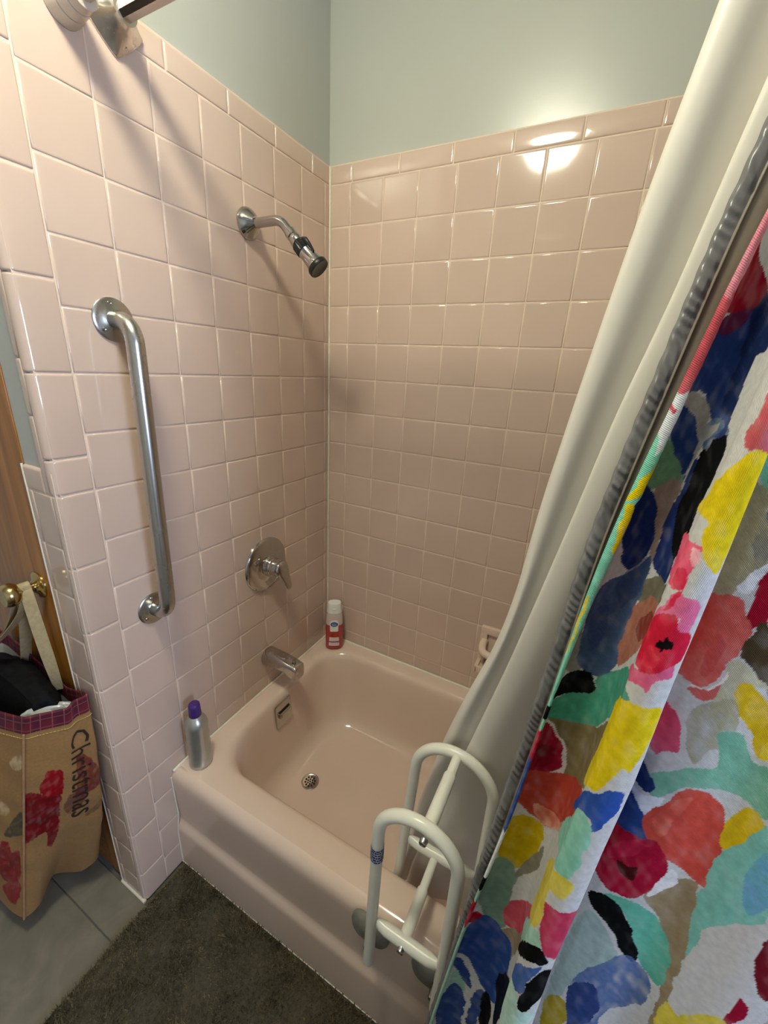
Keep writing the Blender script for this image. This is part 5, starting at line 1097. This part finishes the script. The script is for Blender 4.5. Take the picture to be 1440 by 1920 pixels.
lean = rs.normal(0, 0.0045, (NT, 2)) + np.stack([0.003 * np.sin(tx_ * 23 + ty_ * 9), 0.003 * np.sin(ty_ * 19 + 2)], -1)
hgt = rs.uniform(0.006, 0.013, NT) * (0.8 + 0.3 * np.sin(tx_ * 40) * np.sin(ty_ * 33))
wid = rs.uniform(0.0009, 0.0017, NT)
ca, sa = np.cos(ang) * wid, np.sin(ang) * wid
base = np.stack([tx_, ty_, tz_], -1)
tip = base + np.stack([lean[:, 0], lean[:, 1], hgt], -1)
v0 = base + np.stack([ca, sa, 0 * ca], -1); v1 = base - np.stack([ca, sa, 0 * ca], -1)
v2 = tip - np.stack([ca, sa, 0 * ca], -1) * 0.5; v3 = tip + np.stack([ca, sa, 0 * ca], -1) * 0.5
VV = np.stack([v0, v1, v2, v3], 1).reshape(-1, 3) - np.array(rug.location)
me = bpy.data.meshes.new('pile')
me.vertices.add(NT * 4); me.loops.add(NT * 4); me.polygons.add(NT)
me.vertices.foreach_set('co', VV.astype(np.float32).ravel())
me.loops.foreach_set('vertex_index', np.arange(NT * 4, dtype=np.int32))
me.polygons.foreach_set('loop_start', (np.arange(NT) * 4).astype(np.int32))
me.update(calc_edges=True)
M['pile'] = mat('rug_pile', (0.128, 0.104, 0.060), 0.95, spec=0.1, var=0.45, vscale=45)
me.materials.append(M['pile'])
o = bpy.data.objects.new('pile', me); C.objects.link(o); o.parent = rug; o['kind'] = 'stuff'

# ------------------------------------------------------------------ tote bag hanging from the door knob
bag = thing('tote_bag', 'Christmas print tote bag with plaid rim hanging from the brass door knob', 'bag', (-0.24, -0.93, 0.10))
def bag_corner(t):
    """t 0..1 (bottom..rim) -> four corners RB, RF, LF, LB in plan"""
    def l(a, b): return np.array(a) * (1 - t) + np.array(b) * t
    return [l((-0.162, -0.882), (-0.032, -0.869)) + np.array([0.036 * math.sin(math.pi * t), 0]), l((-0.190, -1.045), (-0.096, -0.9614)), l((-0.46, -1.075), (-0.42, -1.0)), l((-0.47, -0.885), (-0.44, -0.869))]
RIM = [0.722, 0.700, 0.655, 0.690, 0.742, 0.728, 0.694]     # RB, RF, F-mid, LF, LB, B-mid, B near right
def bag_ring(t, inset=0.0, n=40):
    RB, RF, LF, LB = bag_corner(t)
    bl = math.sin(math.pi * min(1, t * 1.05)) 
    fm = (RF + LF) / 2 + np.array([0.02, -0.012 * bl - 0.012 * t])
    gm = (RB + RF) / 2 + np.array([-0.045 * (1 - t) ** 3 + 0.016 * t + 0.008 * bl, 0.010 * t])
    bmid = (RB + LB) / 2
    keys = [RB, RB * .75 + RF * .25 + np.array([.008 * bl + .003, 0]), gm, RB * .2 + RF * .8 + np.array([.005 * bl + .001, -.002]), RF, RF * .85 + LF * .15 + np.array([0, -0.006]), fm, RF * .15 + LF * .85 + np.array([0, -0.006]), LF, (LF + LB) / 2 + np.array([-0.012 * bl, 0]), LB, bmid + (LB - bmid) * .5, bmid, bmid + (RB - bmid) * .55]
    K = np.array(keys + [keys[0]])
    m = len(keys)
    out = []
    for i in range(m):
        a, b, c, e = K[(i - 1) % m], K[i], K[(i + 1) % m], K[(i + 2) % m]
        tt = np.arange(n)[:, None] / n
        # lightly rounded corners
        cm = 0.5 * (2 * b + (c - a) * tt + (2 * a - 5 * b + 4 * c - e) * tt ** 2 + (3 * b - a - 3 * c + e) * tt ** 3)
        out.append(cm * 0.6 + (b + (c - b) * tt) * 0.4)
    R_ = np.vstack(out + [out[0][:1]])
    if inset:
        cen = R_[:-1].mean(0)
        dlt = R_ - cen
        R_ = cen + dlt * (1 - inset / np.maximum(np.hypot(*dlt.T), .02))[:, None]
    R_[:, 1] = np.minimum(R_[:, 1], YE - 0.0065)
    rk = [0, 2, 4, 6, 8, 10, 11, 12, 13, 14]
    rv = [0.722, 0.701, 0.700, 0.690, 0.700, 0.735, 0.735, 0.717, 0.694, 0.722]
    pos = np.arange(len(R_)) / n
    rim = np.interp(pos, rk, rv)
    return R_, rim
def bag_surface(ts, inset, n):
    V, U = [], []
    ref, _ = bag_ring(0.6, 0, n)
    u = np.concatenate([[0], np.cumsum(np.hypot(*np.diff(ref, axis=0).T))])
    for t in ts:
        R_, rim = bag_ring(t, inset, n)
        bottom = np.interp(np.arange(len(R_)) / n, [0, 2, 4, 6, 8, 10, 12, 14], [0.085, 0.085, 0.070, 0.08, 0.08, 0.095, 0.095, 0.085])
        z = bottom + (rim - bottom) * t
        V.append(np.column_stack([R_, z]))
        U.append(np.column_stack([u, z - rim]))
    V, U = np.array(V), np.array(U)
    # creases
    w = np.sin(V[..., 2] * 46 + U[..., 0] * 31) * np.sin(V[..., 2] * 23 - U[..., 0] * 57 + 1)
    fade = np.clip(np.array(ts), 0, 1)[:, None]
    cen = V[..., :2].mean(1, keepdims=True)
    d_ = V[..., :2] - cen
    d_ /= np.maximum(np.hypot(d_[..., 0], d_[..., 1]), .01)[..., None]
    amp = 0.0022 * np.sin(np.pi * np.clip(fade, 0, 1)) * w
    V[..., :2] += d_ * amp[..., None]
    V[..., 1] = np.minimum(V[..., 1], YE - 0.006)
    return V, U
BT = 0.93
V, U = bag_surface(np.linspace(0, BT, 150), 0, 26)
BAGV, BAGU = V, U
colr = paint(U, s2l(158, 121, 78), BAG_PRINT, 0.0012)
bagbody = grid_object('bag_body', V, U, M['bagcloth'], bag, colors=colr)
b0_ = V[0]
g = MB(); g.v = [tuple(p) for p in b0_[:-1]] ; g.f = [tuple(reversed(range(len(b0_) - 1)))]
g.build('bag_bottom', M['strap'], bag, 0)
V, U = bag_surface(np.linspace(BT, 1.0, 8), -0.0012, 26)
V2, U2 = bag_surface(np.linspace(1.0, BT, 8), 0.0022, 26)
grid_object('plaid_band', np.vstack([V, V2]), np.vstack([U, U2 + np.array([0, 0.004])]), M['plaid'], bag)
V, U = bag_surface(np.linspace(BT + .004, 0.06, 30), 0.003, 12)
grid_object('lining', V, U, M['lining'], bag)
# seam piping down the front corner and stitching under the band
SC = 4 * 26
seam = [tuple(BAGV[i, SC]) for i in range(0, 150, 6)] + [tuple(BAGV[-1, SC])]
seam = [(x + 0.0012, y - 0.0022, z) for x, y, z in seam]
M['piping'] = mat('tan_piping', s2l(176, 134, 100), 0.5, var=0.1, vscale=60)
MB().tube(seam, 0.0026, 8).build('piping', M['piping'], bag, 60)
g = MB()
for k in range(0, 26 * 9, 3):
    p, q = BAGV[146, k], BAGV[146, k + 2]
    cen = BAGV[146, :, :2].mean(0)
    dv = p[:2] - cen; dv = dv / np.hypot(*dv) * 0.0012
    g.tube([(p[0] + dv[0], p[1] + dv[1], p[2]), ((p[0] + q[0]) / 2 + dv[0] * 1.4, (p[1] + q[1]) / 2 + dv[1] * 1.4, (p[2] + q[2]) / 2), (q[0] + dv[0], q[1] + dv[1], q[2])], 0.0008, 5)
M['stitch'] = mat('yellow_thread', s2l(206, 178, 96), 0.6, var=0.05)
g.build('stitching', M['stitch'], bag, 60)
# handles
def ribbon(pts, w, wdirs, name, m, parent, th=0.0016):
    P_ = catmull(pts, 8)
    W_ = catmull(wdirs, 8)
    rows = []
    for i, (p, wd) in enumerate(zip(P_, W_)):
        p = Vector(p); wd = Vector(wd).normalized()
        t = (Vector(P_[min(i + 1, len(P_) - 1)]) - Vector(P_[max(i - 1, 0)])).normalized()
        nn = t.cross(wd).normalized()
        rows.append([p - wd * w / 2 - nn * th / 2, p + wd * w / 2 - nn * th / 2, p + wd * w / 2 + nn * th / 2, p - wd * w / 2 + nn * th / 2])
    return fixnormals(MB().grid(rows, True, True, True).build(name, m, parent, 50))
kt = kz + 0.0115
ribbon([(-0.150, -0.8745, 0.680), (-0.148, -0.878, 0.73), (-0.146, -0.884, 0.83), (-0.152, -0.886, 0.92), (-0.160, -0.8855, 0.950), (kx, -0.885, kt + 0.0025), (-0.177, -0.8855, 0.950), (-0.192, -0.884, 0.90), (-0.24, -0.8800, 0.80), (-0.30, -0.8745, 0.69)],
       0.023, [(.8, .35, .3), (.6, .6, .2), (.25, 1, .1), (0, 1, 0), (0, 1, 0), (0, 1, 0), (0, 1, 0), (0, 1, 0), (0, 1, 0), (0, 1, 0)], 'handle', M['strap'], bag)
ribbon([(-0.375, -0.996, 0.655), (-0.36, -0.985, 0.70), (-0.305, -0.940, 0.765), (-0.240, -0.908, 0.835), (-0.195, -0.894, 0.905), (-0.1775, -0.8880, 0.951), (kx, -0.8875, kt + 0.005), (-0.159, -0.8885, 0.951), (-0.170, -0.893, 0.900), (-0.26, -0.925, 0.80), (-0.39, -0.994, 0.68), (-0.40, -0.998, 0.655)],
       0.026, [(-1, .25, -.4), (-1, .25, -.4), (-.8, .35, -.45), (-.7, .5, -.4), (-.4, .9, -.2), (0, 1, 0), (0, 1, 0), (0, 1, 0), (-.3, 1, 0), (-.5, .7, -.2), (-1, .3, -.3), (-1, .3, -.3)], 'handle', M['strap'], bag)
# lettering printed down the side panel
def bag_pt(u, v, off=0.0012):
    i = np.interp(v, BAGU[:, 60, 1], np.arange(len(BAGU)))
    j = np.interp(u, BAGU[0, :, 0], np.arange(BAGU.shape[1]))
    i0, j0 = min(int(i), BAGV.shape[0] - 2), min(int(j), BAGV.shape[1] - 2)
    a, b = i - i0, j - j0
    Q = BAGV
    p = Q[i0, j0] * (1 - a) * (1 - b) + Q[i0 + 1, j0] * a * (1 - b) + Q[i0, j0 + 1] * (1 - a) * b + Q[i0 + 1, j0 + 1] * a * b
    tu = Q[i0, j0 + 1] - Q[i0, j0]; tv = Q[i0 + 1, j0] - Q[i0, j0]
    nrm = np.cross(tu, tv); nrm /= np.linalg.norm(nrm)
    if nrm[0] - nrm[1] < 0: nrm = -nrm
    return tuple(p + nrm * off)
TXT_U, TXT_V = 0.022, -0.075
text_mesh('Christmas', 0.066, lambda x, y: bag_pt(TXT_U + (0.036 - y) * 1.0, TXT_V - x, 0.0016), M['letter'], 'lettering', bag, 0, 1.0, 'LEFT')

# things inside the bag
def lump(name, c, r, m, seed, label, cat, sq=(1, 1, 1), crease=0.25, margin=0.02, rot=0.0):
    b = bmesh.new()
    bmesh.ops.create_icosphere(b, subdivisions=5, radius=1)
    rr = np.random.RandomState(seed)
    W_ = rr.normal(0, 1, (12, 3)); ph = rr.uniform(0, 6.28, 12)
    for v in b.verts:
        p = np.array(v.co)
        h = sum(abs(math.sin(float(W_[k] @ p) * (1.2 + 0.35 * k) + ph[k])) / (1 + 0.5 * k) for k in range(12)) / 3.4
        s = 1 + crease * (h - 0.5) * 1.6
        q = Matrix.Rotation(rot, 3, 'Z') @ Vector((p[0] * sq[0] * s * r, p[1] * sq[1] * s * r, p[2] * sq[2] * s * r)) + Vector(c)
        # stays inside the bag
        RB, RF, LF, LB = bag_corner(max(0, min(1, (q.z - 0.08) / 0.63)))
        q.y = max(min(q.y, -0.869 - margin * 0.6), RF[1] + margin)
        xm = RB[0] + (RF[0] - RB[0]) * (RB[1] - q.y) / (RB[1] - RF[1]) - margin
        q.x = min(q.x, xm) if q.x < xm else xm - 0.1 * min(0.03, q.x - xm)
        v.co = q - Vector(c)
    me = bpy.data.meshes.new(name); b.to_mesh(me); b.free()
    me.materials.append(m)
    me.polygons.foreach_set('use_smooth', [True] * len(me.polygons))
    o = bpy.data.objects.new(name, me); C.objects.link(o); o.location = c
    return tag(o, label, cat)
lump('garment', (-0.245, -0.918, 0.610), 0.1, M['cloth'], 5, 'black crumpled garment stuffed in the tote bag', 'clothing', (1.70, 0.46, 0.95), 0.50, 0.022)
lump('plastic_packet', (-0.100, -0.920, 0.672), 0.034, M['film'], 8, 'shiny white plastic packet at the front of the tote bag', 'packet', (1.35, 0.45, 0.62), 0.34, 0.006, math.radians(52))

# ------------------------------------------------------------------ ceiling lamp
lamp = thing('ceiling_light', 'round frosted glass dome light on the bathroom ceiling', 'light', (LAMP[0], LAMP[1], CEIL))
MB().lathe([(0, 0.12), (0.022, 0.118), (0.026, 0.112), (0.026, 0.0)], (LAMP[0], LAMP[1], CEIL), (0, 0, -1), 48).build('lamp_base', M['nickel'], lamp)
M['glow'] = mat('lit_frosted_glass', (0.9, 0.9, 0.85), 0.4, emit=(LAMP_COLOR, LAMP_STRENGTH))
MB().lathe([(0.026, 0.108), (0.045, 0.107), (0.070, 0.098), (0.092, 0.078), (0.105, 0.050), (0.110, 0.022), (0.1105, 0.0)], (LAMP[0], LAMP[1], CEIL), (0, 0, -1), 48).build('lamp_shade', M['glow'], lamp, 60)
